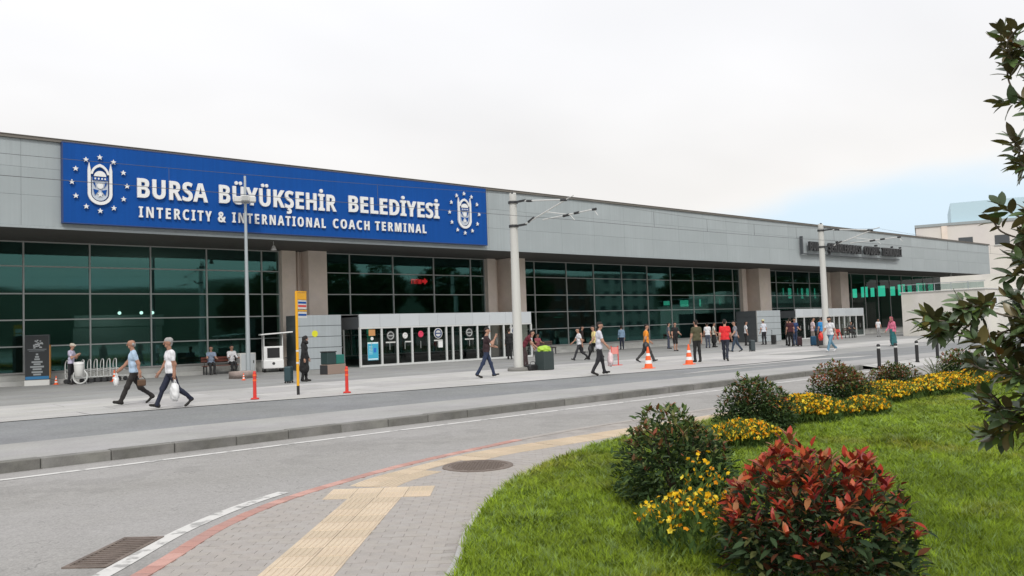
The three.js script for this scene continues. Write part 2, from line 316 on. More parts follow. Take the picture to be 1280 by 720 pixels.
  // ribbed tactile tiles
  const tile = (() => { const l = [pv(0.294, 0.294)]; for (let k = -2; k <= 2; k++) { const g = new THREE.BoxGeometry(0.03, 0.004, 0.27); g.translate(k * 0.055, 0.0135, 0); l.push(g); } return join(l); })();
  const dots = (() => { const l = [pv(0.294, 0.294)]; for (let a = -2; a <= 2; a++) for (let b = -2; b <= 2; b++) { const g = new THREE.CylinderGeometry(0.011, 0.016, 0.006, 6); g.translate(a * 0.055, 0.0145, b * 0.055); l.push(g); } return join(l); })();
  const put = (g, x, z, a) => { if (Math.hypot(x - 6.98, z - 33.73) < 0.52) return; const m = part(pavement, 'tactile_tile', g, M.tactile[Math.floor(R() * 3)]); m.position.set(x, -0.132 + (R() - 0.5) * 0.002, z); m.rotation.y = a; };
  const [x0, z0] = legA[0], [x1, z1] = legA[2], L = Math.hypot(x1 - x0, z1 - z0), ex = (x1 - x0) / L, ez = (z1 - z0) / L, an = Math.atan2(ex, ez);
  for (let s = 0.15; s < L; s += 0.3) for (const o of [-0.15, 0.15]) put(tile, x0 + ex * s - ez * o, z0 + ez * s + ex * o, an);
  for (let i = -2; i < 2; i++) for (let j = -1; j < 1; j++) { const s = (i + 0.5) * 0.3, t = (j + 0.5) * 0.3; put(dots, 5.12 + s * ux + t * uz, 34.27 + s * uz - t * ux, turn); }
  acc = 0;
  for (let i = 1; i < legB.length; i++) {
    const [a, b] = legB[i - 1], [c, d] = legB[i], l = Math.hypot(c - a, d - b); acc += l;
    if (acc > 0.298) { acc -= 0.298; const dx = (c - a) / l, dz = (d - b) / l; for (const o of [-0.15, 0.15]) put(tile, c - dz * o, d + dx * o, Math.atan2(dx, dz)); }
  }
  // pale kerb stones round the lawn
  const edging = new THREE.Group(); edging.name = 'lawn_kerb'; edging.userData.kind = 'structure'; scene.add(edging);
  acc = 0;
  const stone = rbox(-0.245, 0.245, -0.15, 0.0, -0.07, 0.07, 0.015, 1);
  for (let i = 1; i < lawnEdge.length; i++) {
    const [a, b] = lawnEdge[i - 1], [c, d] = lawnEdge[i], l = Math.hypot(c - a, d - b); acc += l;
    if (acc > 0.5) { acc -= 0.5; if (c > 36) continue; const dx = (c - a) / l, dz = (d - b) / l, m = part(edging, 'edging_stone', stone, M.slab[Math.floor(R() * 3)]); m.position.set(c - dz * 0.06, -0.085 + (R() - 0.5) * 0.01, d + dx * 0.06); m.rotation.y = Math.atan2(-dz, dx) + (R() - 0.5) * 0.02; }
  }
}
// manhole cover
{
  const t = thing('manhole_cover', 'round rusty iron manhole cover set in the pavers beside the tactile path', 'manhole cover', [6.98, -0.134, 33.73]);
  part(t, 'frame', lathe([[0.40, 0.004], [0.40, 0.02], [0.47, 0.02], [0.475, 0.004]], 40), M.iron);
  const lid = part(t, 'lid', lathe([[0, 0.013], [0.385, 0.013], [0.392, 0.004]], 40), M.iron), l = [];
  for (let a = -6; a <= 6; a++) for (let b = -6; b <= 6; b++) if (Math.hypot(a, b) < 6.1) l.push(at(new THREE.BoxGeometry(0.036, 0.006, 0.036), a * 0.058, 0.016, b * 0.058));
  part(lid, 'grip_pattern', l, M.iron);
}
// gully grate in the road
{
  const t = thing('drain_grate', 'dark slotted gully grate in the road beside the white edge line', 'drain grate', [2.2, -0.15, 34.62], Math.atan2(0.72, 0.7));
  part(t, 'pit', [box(-0.52, 0.52, -0.155, -0.15, -0.2, 0.2), box(-0.49, 0.49, -0.15, -0.004, -0.185, -0.162), box(-0.49, 0.49, -0.15, -0.004, 0.162, 0.185), box(-0.5, -0.472, -0.15, -0.004, -0.16, 0.16), box(0.472, 0.5, -0.15, -0.004, -0.16, 0.16)], M.kerb[0]);
  part(t, 'frame', [box(-0.5, 0.5, 0.001, 0.012, -0.19, -0.15), box(-0.5, 0.5, 0.001, 0.012, 0.15, 0.19), box(-0.5, -0.46, 0.001, 0.012, -0.15, 0.15), box(0.46, 0.5, 0.001, 0.012, -0.15, 0.15)], M.iron);
  for (let k = 0; k < 14; k++) part(t, 'slat', box(-0.44 + k * 0.066, -0.412 + k * 0.066, -0.03, 0.009, -0.15, 0.15), M.iron);
}

// ---------------------------------------------------------------- the terminal
const font = await new FontLoader().loadAsync('fonts/droid/droid_sans_bold.typeface.json');
const FZ = 5.3, XL = -14, XR = 109.6;
const terminal = thing('coach_terminal', 'long grey coach terminal with green glass front under a deep roof', 'building');
{
  const R = rng(9), T = terminal;
  // roof, fascia and soffit
  part(T, 'roof', box(XL, XR, 6.6, 9.95, -13.6, FZ - 0.08), M.dark);
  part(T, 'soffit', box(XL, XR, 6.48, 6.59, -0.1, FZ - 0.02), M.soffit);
  part(T, 'drip_edge', box(XL, XR, 6.40, 6.50, FZ - 0.02, FZ + 0.05), M.fascia[2]);
  part(T, 'roof_capping', [box(XL, XR + 0.1, 9.955, 10.07, FZ - 0.3, FZ + 0.1), box(XL, XR + 0.1, 10.071, 10.095, FZ - 0.33, FZ + 0.13)], M.cap);
  const rows = [[6.51, 7.72], [7.728, 8.83], [8.838, 9.952]];
  for (let x = XL; x < XR - 0.1; x += 3) rows.forEach(([y0, y1]) => part(T, 'fascia_panel', box(x + 0.004, Math.min(XR, x + 3) - 0.004, y0, y1, FZ - 0.05, FZ + (R() - 0.5) * 0.004), M.fascia[Math.floor(R() * 3)]));
  rows.forEach(([y0, y1]) => { for (const z of [-13.5, -10, -6.5, -3, 0.5]) part(T, 'fascia_panel', box(XR, XR + 0.05, y0, y1, z + 0.004, Math.min(z + 3.5, FZ) - 0.004), M.fascia[0]); });
  // glass front
  const xs = [-11.2, -8.44, -5.7, -2.95, -0.2, 2.55, 5.3, 8.07, 10.82, 13.58, 16.36, 19.35, 20.35, null, 22.95, 24.74, 27.72, 30.75, 33.71, 34.86, null, 37.5, 39.38, 42.53, 45.4, 48.54, 51.6, 54.55, 57.56, 60.52, 63.4, 64.36, null, 67.6, 70.5, 73.5, 76.6, 79.5, null, 82.3, 85.2, 88.2, 91.2, 94.2, 97.2, 100.2, 103.2, 106.2, 109.4];
  const ys = [0.53, 1.71, 2.9, 4.09, 5.33, 6.44];
  const wide = new Map();
  let run = [];
  const transoms = (a, b) => { for (const y of a > 82 ? [ys[0], ys[5]] : ys) part(T, 'transom', box(a, b, y - 0.028, y + 0.028, -0.05, 0.045), M.frame); };
  for (let i = 0; i < xs.length; i++) {
    const x = xs[i];
    if (x === null) { transoms(run[0] + 0.0, run[run.length - 1]); run = []; continue; }
    run.push(x);
    part(T, 'mullion', box(x - 0.033, x + 0.033, 0.5, 6.47, -0.06, 0.06), M.frame);
    const nx = xs[i + 1];
    if (nx === undefined || nx === null) continue;
    if (x > 82) { const g = new THREE.PlaneGeometry(nx - x - 0.06, 5.9), p = part(T, 'pane', g, M.glassClear); p.position.set((x + nx) / 2, 3.48, 0.01); continue; }
    for (let k = 0; k < 5; k++) {
      const w = nx - x - 0.06, h = ys[k + 1] - ys[k] - 0.05, g = new THREE.PlaneGeometry(w, h), p = part(T, 'pane', g, M.glassCoat);
      p.position.set((x + nx) / 2, (ys[k] + ys[k + 1]) / 2, 0.01); p.rotation.set((R() - 0.5) * 0.006, (R() - 0.5) * 0.008, 0);
      const q = part(p, 'inner_pane', g, M.glassTint); q.position.z = -0.03;
    }
  }
  transoms(run[0], run[run.length - 1]);
  // plinth: a low wall and a step, interrupted by the entrances
  for (const [a, b] of [[XL, 19.7], [36.0, 60.3], [80.2, XR]]) {
    part(T, 'plinth', box(a, b, 0.0, 0.5, -0.15, 0.32), M.plinth);
    part(T, 'plinth_coping', box(a, b, 0.5, 0.56, 0.07, 0.38), M.median);
    part(T, 'plinth_step', box(a, b, 0.0, 0.2, 0.325, 0.85), M.plinth);
  }
  // twin columns of beige stone
  for (const [a, b, c, d, e] of [[20.37, 21.2, 21.75, 22.88, 0.75], [34.9, 35.6, 36.1, 37.4, 1.3], [64.4, 65.05, 65.7, 67.55, 1.25], [79.6, 80.2, 80.6, 82.25, 1.2]]) {
    part(T, 'column', box(a, b, 0, 6.47, -0.4, 0.35), M.beige);
    part(T, 'column_recess', box(b, c, 0, 6.46, -0.45, -0.1), M.beige);
    part(T, 'column', box(c, d, 0, 6.47, -0.4, e), M.beige);
    part(T, 'downpipe', bar([(b + c) / 2, 0.02, 0.05], [(b + c) / 2, 6.46, 0.05], 0.07), M.beige);
  }
  // hall behind the glass
  part(T, 'hall_floor', box(XL, XR, -0.02, 0.012, -12.4, -0.16), M.inside);
  part(T, 'hall_ceiling', box(XL, XR, 6.45, 6.5, -12.4, -0.12), M.insideDark);
  const wins = []; for (let x = 91.4, i = 0; x < 108; i++) { const w = [0.9, 0.7, 1.3, 0.6, 1.0, 1.5, 0.8][i % 7]; wins.push([x, x + w, 4.45 + 0.25 * ((i * 3) % 2), 5.75]); x += w + [0.25, 0.5, 0.9, 0.3][i % 4]; }
  for (const w of [[69.2, 70.6, 3.75, 4.2], [72.0, 74.0, 3.6, 4.3], [74.3, 74.7, 3.6, 4.3], [75.4, 76.1, 3.6, 4.4], [79.2, 79.7, 3.7, 4.5], [53.2, 54.4, 0.8, 3.3], [55.2, 57.6, 0.5, 1.5], [60.5, 61.2, 0.6, 2.4], [33, 34, 0.6, 2.6]]) wins.push(w);
  wins.sort((p, q) => p[0] - q[0]);
  const s = new THREE.Shape([[XL, 0.012], [XR, 0.012], [XR, 6.45], [XL, 6.45]].map((p) => new THREE.Vector2(...p)));
  for (const [a, b, c, d] of wins) s.holes.push(new THREE.Path([[a, c], [a, d], [b, d], [b, c]].map((p) => new THREE.Vector2(...p))));
  const wall = new THREE.ExtrudeGeometry(s, { depth: 0.3, bevelEnabled: false }); wall.translate(0, 0, -12.7);
  part(T, 'back_wall', wall, M.inside);
  for (const [a, b, c, d] of wins) { const g = new THREE.PlaneGeometry(b - a + 0.04, d - c + 0.04); const p = part(T, 'back_window', g, M.glassGreen); p.position.set((a + b) / 2, (c + d) / 2, -12.55); }
  part(T, 'side_wall', box(XL - 0.3, XL, -0.3, 9.95, -12.7, FZ - 1), M.concrete);
  const e = new THREE.Shape([[0.2, 0], [12.4, 0], [12.4, 6.44], [0.2, 6.44]].map((p) => new THREE.Vector2(...p))), ew = [];
  for (let q = 1.2, i = 0; q < 11.4; i++) { const w = [0.8, 1.2, 0.6, 1.0][i % 4]; ew.push([q, Math.min(q + w, 12), 4.5, 5.7 + 0.2 * (i % 2)]); q += w + [0.3, 0.5, 0.25][i % 3]; }
  for (const [a, b, c, d] of ew) e.holes.push(new THREE.Path([[a, c], [a, d], [b, d], [b, c]].map((p) => new THREE.Vector2(...p))));
  const ends = new THREE.ExtrudeGeometry(e, { depth: 0.2, bevelEnabled: false }); ends.rotateY(Math.PI / 2); ends.translate(XR - 0.2, 0, 0); part(T, 'side_wall', ends, M.inside);
  for (const [a, b, c, d] of ew) { const p = part(T, 'side_window', new THREE.PlaneGeometry(b - a + 0.04, d - c + 0.04), M.glassGreen); p.position.set(XR - 0.1, (c + d) / 2, -(a + b) / 2); p.rotation.y = Math.PI / 2; }
  for (const x of [6, 21.5, 36.2, 51, 66, 81, 96]) part(T, 'hall_column', box(x - 0.3, x + 0.3, 0.012, 6.45, -6.6, -6), M.inside);
  for (const [x, w] of [[2, 4], [12.5, 5], [26, 6], [41, 5], [49, 6], [57, 4]]) part(T, 'shop_front', [box(x, x + w, 0.012, 2.7, -10.5, -10.2), box(x, x + w, 2.72, 3.4, -10.4, -9.9)], x % 2 ? M.panel : M.shop);
  part(T, 'end_post', bar([100.6, 0.0, 4.2], [100.6, 6.47, 4.2], 0.14), M.frame);
}
// lit lamps in the hall
const lampGlow = new THREE.MeshStandardMaterial({ color: 0xffffff, emissive: lin(0.75, 1, 0.95), emissiveIntensity: 5 });
for (const [x, l] of [[13.85, 'round white lamp glowing in the hall, first of three behind the tall panes'], [15.0, 'round white lamp glowing in the hall, between two others'], [15.6, 'round white lamp glowing in the hall beside a mullion, last of three']]) {
  const t = thing('pendant_lamp', l, 'lamp', [x, 3.38, -6.05], 0, 'lamps glowing inside the hall');
  part(t, 'bulb', new THREE.SphereGeometry(0.09, 14, 10), lampGlow); part(t, 'cord', bar([0, 0.09, 0], [0, 3.06, 0], 0.01), M.wire);
  const pl = new THREE.PointLight(0xe8fff8, 3, 12, 2); pl.castShadow = true; pl.shadow.radius = 4; t.add(pl);
}
// red running-text sign in the hall
{
  const t = thing('led_sign', 'small red lit letter sign hanging behind the glass over the doors', 'sign', [30.2, 4.7, -0.8]);
  part(t, 'housing', [box(-0.75, 0.75, 0, 0.62, -0.1, 0), bar([-0.6, 0.62, -0.05], [-0.6, 1.74, -0.05], 0.015), bar([0.6, 0.62, -0.05], [0.6, 1.74, -0.05], 0.015)], M.black);
  const glow = new THREE.MeshStandardMaterial({ color: lin(0.3, 0.01, 0.01), emissive: lin(1, 0.03, 0.04), emissiveIntensity: 2.2 });
  const bits = [[-0.6, -0.35, 0.12, 0.42], [-0.28, -0.05, 0.12, 0.42], [0.0, 0.16, 0.12, 0.4]];
  const pts = []; for (const [a, b, c, d] of bits) { pts.push(box(a, a + 0.06, c, d, 0.002, 0.02), box(b - 0.06, b, c, d, 0.002, 0.02), box(a + 0.061, b - 0.061, d - 0.06, d, 0.002, 0.02)); }
  part(t, 'lit_letters', pts, glow);
  const arrow = new THREE.Shape([[0.22, 0.2], [0.4, 0.2], [0.4, 0.08], [0.66, 0.29], [0.4, 0.5], [0.4, 0.38], [0.22, 0.38]].map((p) => new THREE.Vector2(...p)));
  part(t, 'lit_arrow', at(new THREE.ExtrudeGeometry(arrow, { depth: 0.02, bevelEnabled: false }), 0, 0, 0.003), glow);
}
// entrance porches
function porch(label, xs, x1, h, door, stickers) {
  const x0 = xs[0], t = thing('entrance_porch', label, 'entrance porch', [0, 0, 0], 0, 'glazed entrance porches'), zf = 4;
  part(t, 'roof', box(x0, x1, h - 0.1, h, 1.0, zf - 0.02), M.panel);
  const R = rng(Math.round(x0)); let x = x0 + 0.0;
  while (x < x1 - 0.2) { const w = Math.min(1.28, x1 - x); part(t, 'header_panel', box(x + 0.006, x + w - 0.006, door + 0.07, h + 0.03, zf - 0.015, zf + 0.06), M.header[Math.floor(R() * 2)]); x += w; }
  part(t, 'door_track', box(x0, x1, door - 0.02, door + 0.065, zf - 0.06, zf + 0.075), M.frameWhite);
  part(t, 'threshold', box(x0, x1, 0.0, 0.1, zf - 0.05, zf + 0.07), M.frameWhite);
  for (const p of [...xs, x1 - 0.07]) part(t, 'post', box(p - 0.0, p + 0.1, 0.1, door - 0.02, zf - 0.05, zf + 0.065), M.frameWhite);
  const all = [...xs, x1 - 0.07];
  for (let i = 0; i < all.length - 1; i++) { const a = all[i] + 0.1, b = all[i + 1], p = part(t, 'door', new THREE.PlaneGeometry(b - a, door - 0.12), M.glassDoor); p.position.set((a + b) / 2, (door + 0.08) / 2, zf); if (b - a > 0.8) part(p, 'handle', box(-0.01, 0.01, -0.2, 0.2, 0.02, 0.05), M.frame); }
  // end walls
  for (const e of [x0, x1 - 0.08]) {
    part(t, 'side_header', box(e, e + 0.08, door - 0.02, h, 1.0, zf - 0.07), M.panelDark);
    part(t, 'side_post', box(e, e + 0.08, 0, door - 0.02, 2.3, 2.38), M.frame);
    part(t, 'side_rail', box(e, e + 0.08, 1.05, 1.12, 1.0, 2.3), M.frame);
    const p = part(t, 'side_pane', new THREE.PlaneGeometry(2.9, door - 0.04), M.glassDoor); p.position.set(e + 0.04, door / 2, 2.5); p.rotation.y = Math.PI / 2;
  }
  stickers?.(t, zf);
  return t;
}
const disc = (r) => new THREE.CylinderGeometry(r, r, 0.008, 28).rotateX(Math.PI / 2);
porch('grey framed glass entrance porch with round door stickers below the blue sign', [22.9, 24.23, 25.23, 26.2, 27.34, 28.57, 29.03, 29.61, 30.86, 31.78, 32.92, 33.5], 35.25, 2.78, 2.05, (t, z) => {
  const ring = (x, y, r, c1, c2) => { const s = part(t, 'sticker', disc(r), c1); s.position.set(x, y, z + 0.02); const k = part(s, 'emblem', new THREE.TorusGeometry(r * 0.72, r * 0.12, 6, 24), c2); k.position.z = 0.006; const b = part(s, 'bar', new THREE.BoxGeometry(r * 1.1, r * 0.22, 0.006), c2); b.position.z = 0.008; };
  const navy = std([0.02, 0.05, 0.16], 0.5), aqua = std([0.05, 0.42, 0.6], 0.5), pink = std([0.7, 0.05, 0.12], 0.5), tan = std([0.55, 0.27, 0.1], 0.6);
  ring(24.85, 1.62, 0.27, M.dark, M.frame); ring(25.8, 1.6, 0.17, M.offWhite, M.white); ring(26.85, 1.65, 0.18, pink, pink); ring(28.05, 1.66, 0.3, M.offWhite, navy); ring(30.3, 1.64, 0.28, M.dark, M.frame); ring(33.9, 1.66, 0.3, M.offWhite, navy);
  for (const [x, w] of [[24.85, 0.62], [26.0, 0.4], [28.05, 0.6], [30.3, 0.66], [31.4, 0.3]]) { const s = part(t, 'notice', box(-w / 2, w / 2, -0.035, 0.035, 0, 0.006), M.offWhite); s.position.set(x, 1.26, z + 0.016); }
  const notice = part(t, 'notice', box(-0.15, 0.15, -0.2, 0.16, 0, 0.006), M.white); notice.position.set(28.2, 1.05, z + 0.018);
  const tx = canvasTex(128, 192, (c, w, h) => { c.fillStyle = '#3fa9c8'; c.fillRect(0, 0, w, h); c.fillStyle = '#d9eef2'; c.fillRect(0, 0, w, 14); c.fillRect(6, h - 18, w - 12, 12); c.fillStyle = '#2470c4'; c.fillRect(70, 60, 34, 50); c.fillStyle = '#9fd6de'; for (let k = 0; k < 6; k++) c.fillRect(14, 40 + k * 16, 44, 7); });
  const poster = part(t, 'poster', box(-0.33, 0.33, -0.48, 0.48, 0, 0.01), std([1, 1, 1], 0.6)); poster.position.set(23.72, 0.82, z + 0.016);
  const face = part(poster, 'print', at(new THREE.PlaneGeometry(0.65, 0.95), 0, 0, 0.013), std([1, 1, 1], 0.6, { map: tx }));
  const top = part(t, 'notice', box(-0.2, 0.2, -0.17, 0.17, 0, 0.01), tan); top.position.set(23.68, 1.82, z + 0.016);
  const dot = part(t, 'sticker', disc(0.09), M.white); dot.position.set(23.68, 1.5, z + 0.02);
});
porch('glazed entrance porch at the far end of the terminal front', [66.75, 68.1, 69.5, 70.9, 72.3, 73.4, 74.4, 75.4, 76.5, 77.7], 79.3, 2.66, 1.95);
// metal clad booths beside the porches
function booth(label, x0, x1, z0, z1, h) {
  const t = thing('metal_booth', label, 'booth'), n = 5;
  part(t, 'core', box(x0 + 0.02, x1 - 0.02, 0, h - 0.02, z0, z1 - 0.03), M.panelDark);
  for (let k = 0; k < n; k++) { const a = h - ((k + 1) * h) / n, b = h - (k * h) / n; part(t, 'cladding_panel', box(x0, x1, a + 0.014, b - 0.014, z1 - 0.028, z1), M.panel); part(t, 'side_panel', box(x0 - 0.01, x0 + 0.018, a + 0.01, b - 0.01, z0, z1 - 0.03), M.panelDark); }
  part(t, 'corner_post', box(x0 - 0.04, x0 - 0.001, 0, h + 0.02, z1 - 0.06, z1 + 0.02), M.frame);
  return t;
}
{
  const t = booth('grey metal clad booth with a yellow sticker beside the entrance porch', 19.8, 22.3, 1.9, 3.2, 2.84);
  const s = part(t, 'sticker', disc(0.17), std([0.75, 0.72, 0.03], 0.6)); s.position.set(20.75, 1.86, 3.206);
  booth('pale metal booth beside the far porch', 60.7, 64.3, 2.0, 4.0, 2.62);
}
// ---------------------------------------------------------------- blue sign
function letters(parent, text, x0, x1, y, cap, depth, mat, z, space = 0) {
  // one mesh per letter, the word fitted between x0 and x1
  const S = cap / 0.992, res = font.data.resolution, adv = [...text].map((c) => (font.data.glyphs[c]?.ha ?? 0) / res * S + space), total = adv.reduce((a, b) => a + b, 0) - space, k = (x1 - x0) / total;
  let x = x0;
  [...text].forEach((c, i) => {
    if (c !== ' ') { const g = new TextGeometry(c, { font, size: S, depth, curveSegments: 4, bevelEnabled: true, bevelThickness: 0.012, bevelSize: cap * 0.012, bevelSegments: 1 }); g.scale(k, 1, 1); g.translate(x, y, z); part(parent, 'letter', g, mat); }
    x += adv[i] * k;
  });
}
function starShape(r) { const p = []; for (let i = 0; i < 10; i++) { const a = Math.PI / 2 + (i * Math.PI) / 5, q = i % 2 ? r * 0.42 : r; p.push(new THREE.Vector2(Math.cos(a) * q, Math.sin(a) * q)); } return new THREE.Shape(p); }
{
  const t = thing('blue_sign', 'wide blue terminal name board with raised white letters on the fascia', 'sign'), z = FZ + 0.26;
  part(t, 'board', box(8.45, 30.62, 6.68, 9.93, FZ + 0.03, z), M.blue);
  part(t, 'board_edge', [box(8.41, 8.449, 6.64, 9.97, FZ + 0.02, z + 0.01), box(30.621, 30.66, 6.64, 9.97, FZ + 0.02, z + 0.01), box(8.449, 30.621, 6.64, 6.679, FZ + 0.02, z + 0.01), box(8.449, 30.621, 9.931, 9.97, FZ + 0.02, z + 0.01)], std([0.02, 0.05, 0.17], 0.5));
  const d = 0.08, zz = z + 0.03;
  letters(t, 'BURSA', 11.2, 14.3, 7.9, 0.82, d, M.white, zz); letters(t, 'BÜYÜKŞEHİR', 14.75, 20.8, 7.93, 0.82, d, M.white, zz); letters(t, 'BELEDİYESİ', 21.43, 27.22, 7.98, 0.82, d, M.white, zz);
  const sp = 0.11;
  letters(t, 'INTERCITY', 11.33, 14.47, 7.05, 0.46, d * 0.8, M.white, zz, sp); letters(t, '&', 14.75, 15.12, 7.05, 0.46, d * 0.8, M.white, zz); letters(t, 'INTERNATIONAL', 15.42, 20.2, 7.07, 0.46, d * 0.8, M.white, zz, sp);
  letters(t, 'COACH', 20.58, 22.75, 7.1, 0.46, d * 0.8, M.white, zz, sp); letters(t, 'TERMINAL', 23.05, 26.3, 7.12, 0.46, d * 0.8, M.white, zz, sp);
  for (const [cx, cy] of [[9.81, 8.33], [28.97, 8.4]]) {
    const star = new THREE.ExtrudeGeometry(starShape(0.115), { depth: 0.08, bevelEnabled: false });
    for (let k = 0; k < 12; k++) { const a = (k * Math.PI) / 6; const s = part(t, 'star', star, M.white); s.position.set(cx + 1.06 * Math.sin(a), cy + 1.12 * Math.cos(a), zz); }
    // crest: rounded shield with two slender towers, an arch, a dome and a lower ornament
    const crest = new THREE.Group(); crest.name = 'crest'; crest.position.set(cx, cy - 0.02, zz); t.add(crest);
    const sh = new THREE.Shape(); sh.moveTo(-0.47, 0.62); sh.lineTo(-0.47, -0.38); sh.absarc(0, -0.38, 0.47, Math.PI, 2 * Math.PI, false); sh.lineTo(0.47, 0.62); sh.lineTo(0.36, 0.62); sh.lineTo(0.36, -0.36); sh.absarc(0, -0.36, 0.36, 0, Math.PI, true); sh.lineTo(-0.36, 0.62); sh.closePath();
    const ex = (s, dd = 0.09) => new THREE.ExtrudeGeometry(s, { depth: dd, bevelEnabled: false, curveSegments: 16 });
    part(crest, 'shield_rim', ex(sh), M.white);
    for (const s of [-1, 1]) part(crest, 'tower', ex(new THREE.Shape([[s * 0.415 - 0.05, 0.621], [s * 0.415, 0.9], [s * 0.415 + 0.05, 0.621]].map((p) => new THREE.Vector2(...p)))), M.white);
    const arch = new THREE.Shape(); arch.moveTo(-0.36, 0.42); arch.quadraticCurveTo(-0.3, 0.76, 0, 0.86); arch.quadraticCurveTo(0.3, 0.76, 0.36, 0.42); arch.lineTo(0.28, 0.42); arch.quadraticCurveTo(0.24, 0.66, 0, 0.74); arch.quadraticCurveTo(-0.24, 0.66, -0.28, 0.42); arch.closePath(); part(crest, 'arch', ex(arch, 0.085), M.white);
    const body = new THREE.Shape(); body.moveTo(-0.31, 0.3); body.lineTo(-0.31, -0.36); body.absarc(0, -0.36, 0.31, Math.PI, 2 * Math.PI, false); body.lineTo(0.31, 0.3); body.closePath();
    part(crest, 'field', ex(body, 0.04), std([0.5, 0.55, 0.62], 0.6));
    const dome = new THREE.Shape(); dome.absarc(0, 0.33, 0.23, 0, Math.PI, false); dome.closePath(); part(crest, 'dome', ex(dome, 0.1), M.white);
    part(crest, 'band', box(-0.29, 0.29, 0.17, 0.3, 0.041, 0.09), M.blue);
    for (const q of [-0.19, -0.06, 0.07, 0.19]) part(crest, 'window_mark', box(q - 0.03, q + 0.03, 0.2, 0.27, 0.0905, 0.1), M.white);
    part(crest, 'medallion', at(disc(0.12), 0, -0.06, 0.08), M.white);
    for (const s of [-1, 1]) { part(crest, 'leaf_mark', ex(new THREE.Shape([[s * 0.05, -0.25], [s * 0.26, -0.2], [s * 0.2, -0.45]].map((p) => new THREE.Vector2(...p))), 0.075), M.blue); part(crest, 'leaf_mark', ex(new THREE.Shape([[s * 0.2, 0.1], [s * 0.28, 0.08], [s * 0.16, -0.14]].map((p) => new THREE.Vector2(...p))), 0.075), M.blue); }
    part(crest, 'ornament', ex(starShape(0.12), 0.085), M.white).position.y = -0.42;
  }
}
// second sign: separate dark letters over a rail
{
  const t = thing('letter_sign', 'row of dark separate letters on a rail near the end of the fascia', 'sign'), z = FZ + 0.35;
  part(t, 'rail', box(65.8, 84.3, 7.38, 7.45, FZ + 0.1, z), M.panelDark);
  part(t, 'end_bar', box(65.65, 65.79, 7.36, 8.9, FZ + 0.1, z), M.panelDark);
  letters(t, 'BURSA', 66.7, 69.4, 7.72, 0.76, 0.2, M.dark, z - 0.1); letters(t, 'ŞEHİRLERARASI', 70.0, 76.2, 7.72, 0.76, 0.2, M.dark, z - 0.1); letters(t, 'OTOBÜS', 76.8, 80.0, 7.72, 0.76, 0.2, M.dark, z - 0.1); letters(t, 'TERMİNALİ', 80.5, 84.7, 7.72, 0.76, 0.2, M.dark, z - 0.1);
}
// small white camera lamp under the soffit
{
  const t = thing('soffit_lamp', 'small white bell lamp hanging from the soffit below the blue sign', 'lamp', [18.19, 6.05, 4.0]);
  part(t, 'stem', bar([0, 0.24, 0], [0, 0.45, 0], 0.015), M.frameWhite); part(t, 'bell', lathe([[0.02, 0.25], [0.07, 0.2], [0.12, 0.06], [0.15, 0.0], [0.13, 0.0], [0.05, 0.15], [0, 0.17]], 18), M.white);
}
// concrete block with a terrace beside the terminal
{
  const t = thing('concrete_block', 'pale concrete block with a parapet railing at the end of the plaza', 'building');
  part(t, 'wall', box(74, 112, 0, 3.74, 10.1, 16.95), M.concrete);
  part(t, 'coping', box(73.92, 112, 3.745, 3.82, 10.02, 17.03), M.offWhite);
  const g = new THREE.MeshPhysicalMaterial({ color: lin(0.5, 0.6, 0.6), transmission: 1, thickness: 0, roughness: 0.0, ior: 1.7 });
  for (let z = 10.2; z < 16.8; z += 1.35) { part(t, 'railing_post', box(74.03, 74.08, 3.82, 4.42, z, z + 0.05), M.galv); const p = part(t, 'railing_pane', new THREE.PlaneGeometry(1.28, 0.5), g); p.position.set(74.055, 4.12, Math.min(z + 0.7, 16.2)); p.rotation.y = Math.PI / 2; }
  part(t, 'handrail', box(74.0, 74.11, 4.421, 4.47, 10.1, 16.95), M.galv);
  part(t, 'upper_storey', box(79, 112, 3.82, 5.15, 11.5, 16.6), M.concrete);
  part(t, 'wall_sign', box(74.4, 76.6, 2.1, 3.2, 16.955, 17.0), M.white); 
  for (let k = 0; k < 4; k++) part(t, 'sign_mark', box(74.6 + 0.42 * k, 74.9 + 0.42 * k, 2.55, 3.0, 17.001, 17.02), M.dark);
}
// office block far behind
{
  const t = thing('office_block', 'far beige office block with a pale blue roof storey behind the terminal', 'building', [166, 0, -26.6], -1.18);
  const bw = std([1, 1, 1], 0.85, { map: mottled([0.68, 0.64, 0.6], 11, 0.06, 0.02, 251) });
  part(t, 'wall', box(0, 60, -0.3, 18.9, -25, 0), bw);
  part(t, 'parapet', box(-0.2, 60.2, 18.9, 19.4, -25.2, 0.2), M.fascia[0]);
  part(t, 'roof_storey', box(6.2, 60, 19.4, 23.3, -22, -1.2), std([0.5, 0.66, 0.74], 0.6));
  part(t, 'pilaster', box(4.4, 5.4, 0, 18.85, 0.01, 0.2), M.beige); 
  for (let k = 0; k < 8; k++) { const w = part(t, 'window', box(7.2 + k * 6, 9.6 + k * 6, 14.6, 16.4, 0.0, 0.06), M.panelDark); part(w, 'sill', box(7.1 + k * 6, 9.7 + k * 6, 14.45, 14.6, 0.0, 0.2), M.frameWhite); }
  part(t, 'vent', box(15, 15.6, 23.3, 24.2, -4, -3.4), M.galv);
}

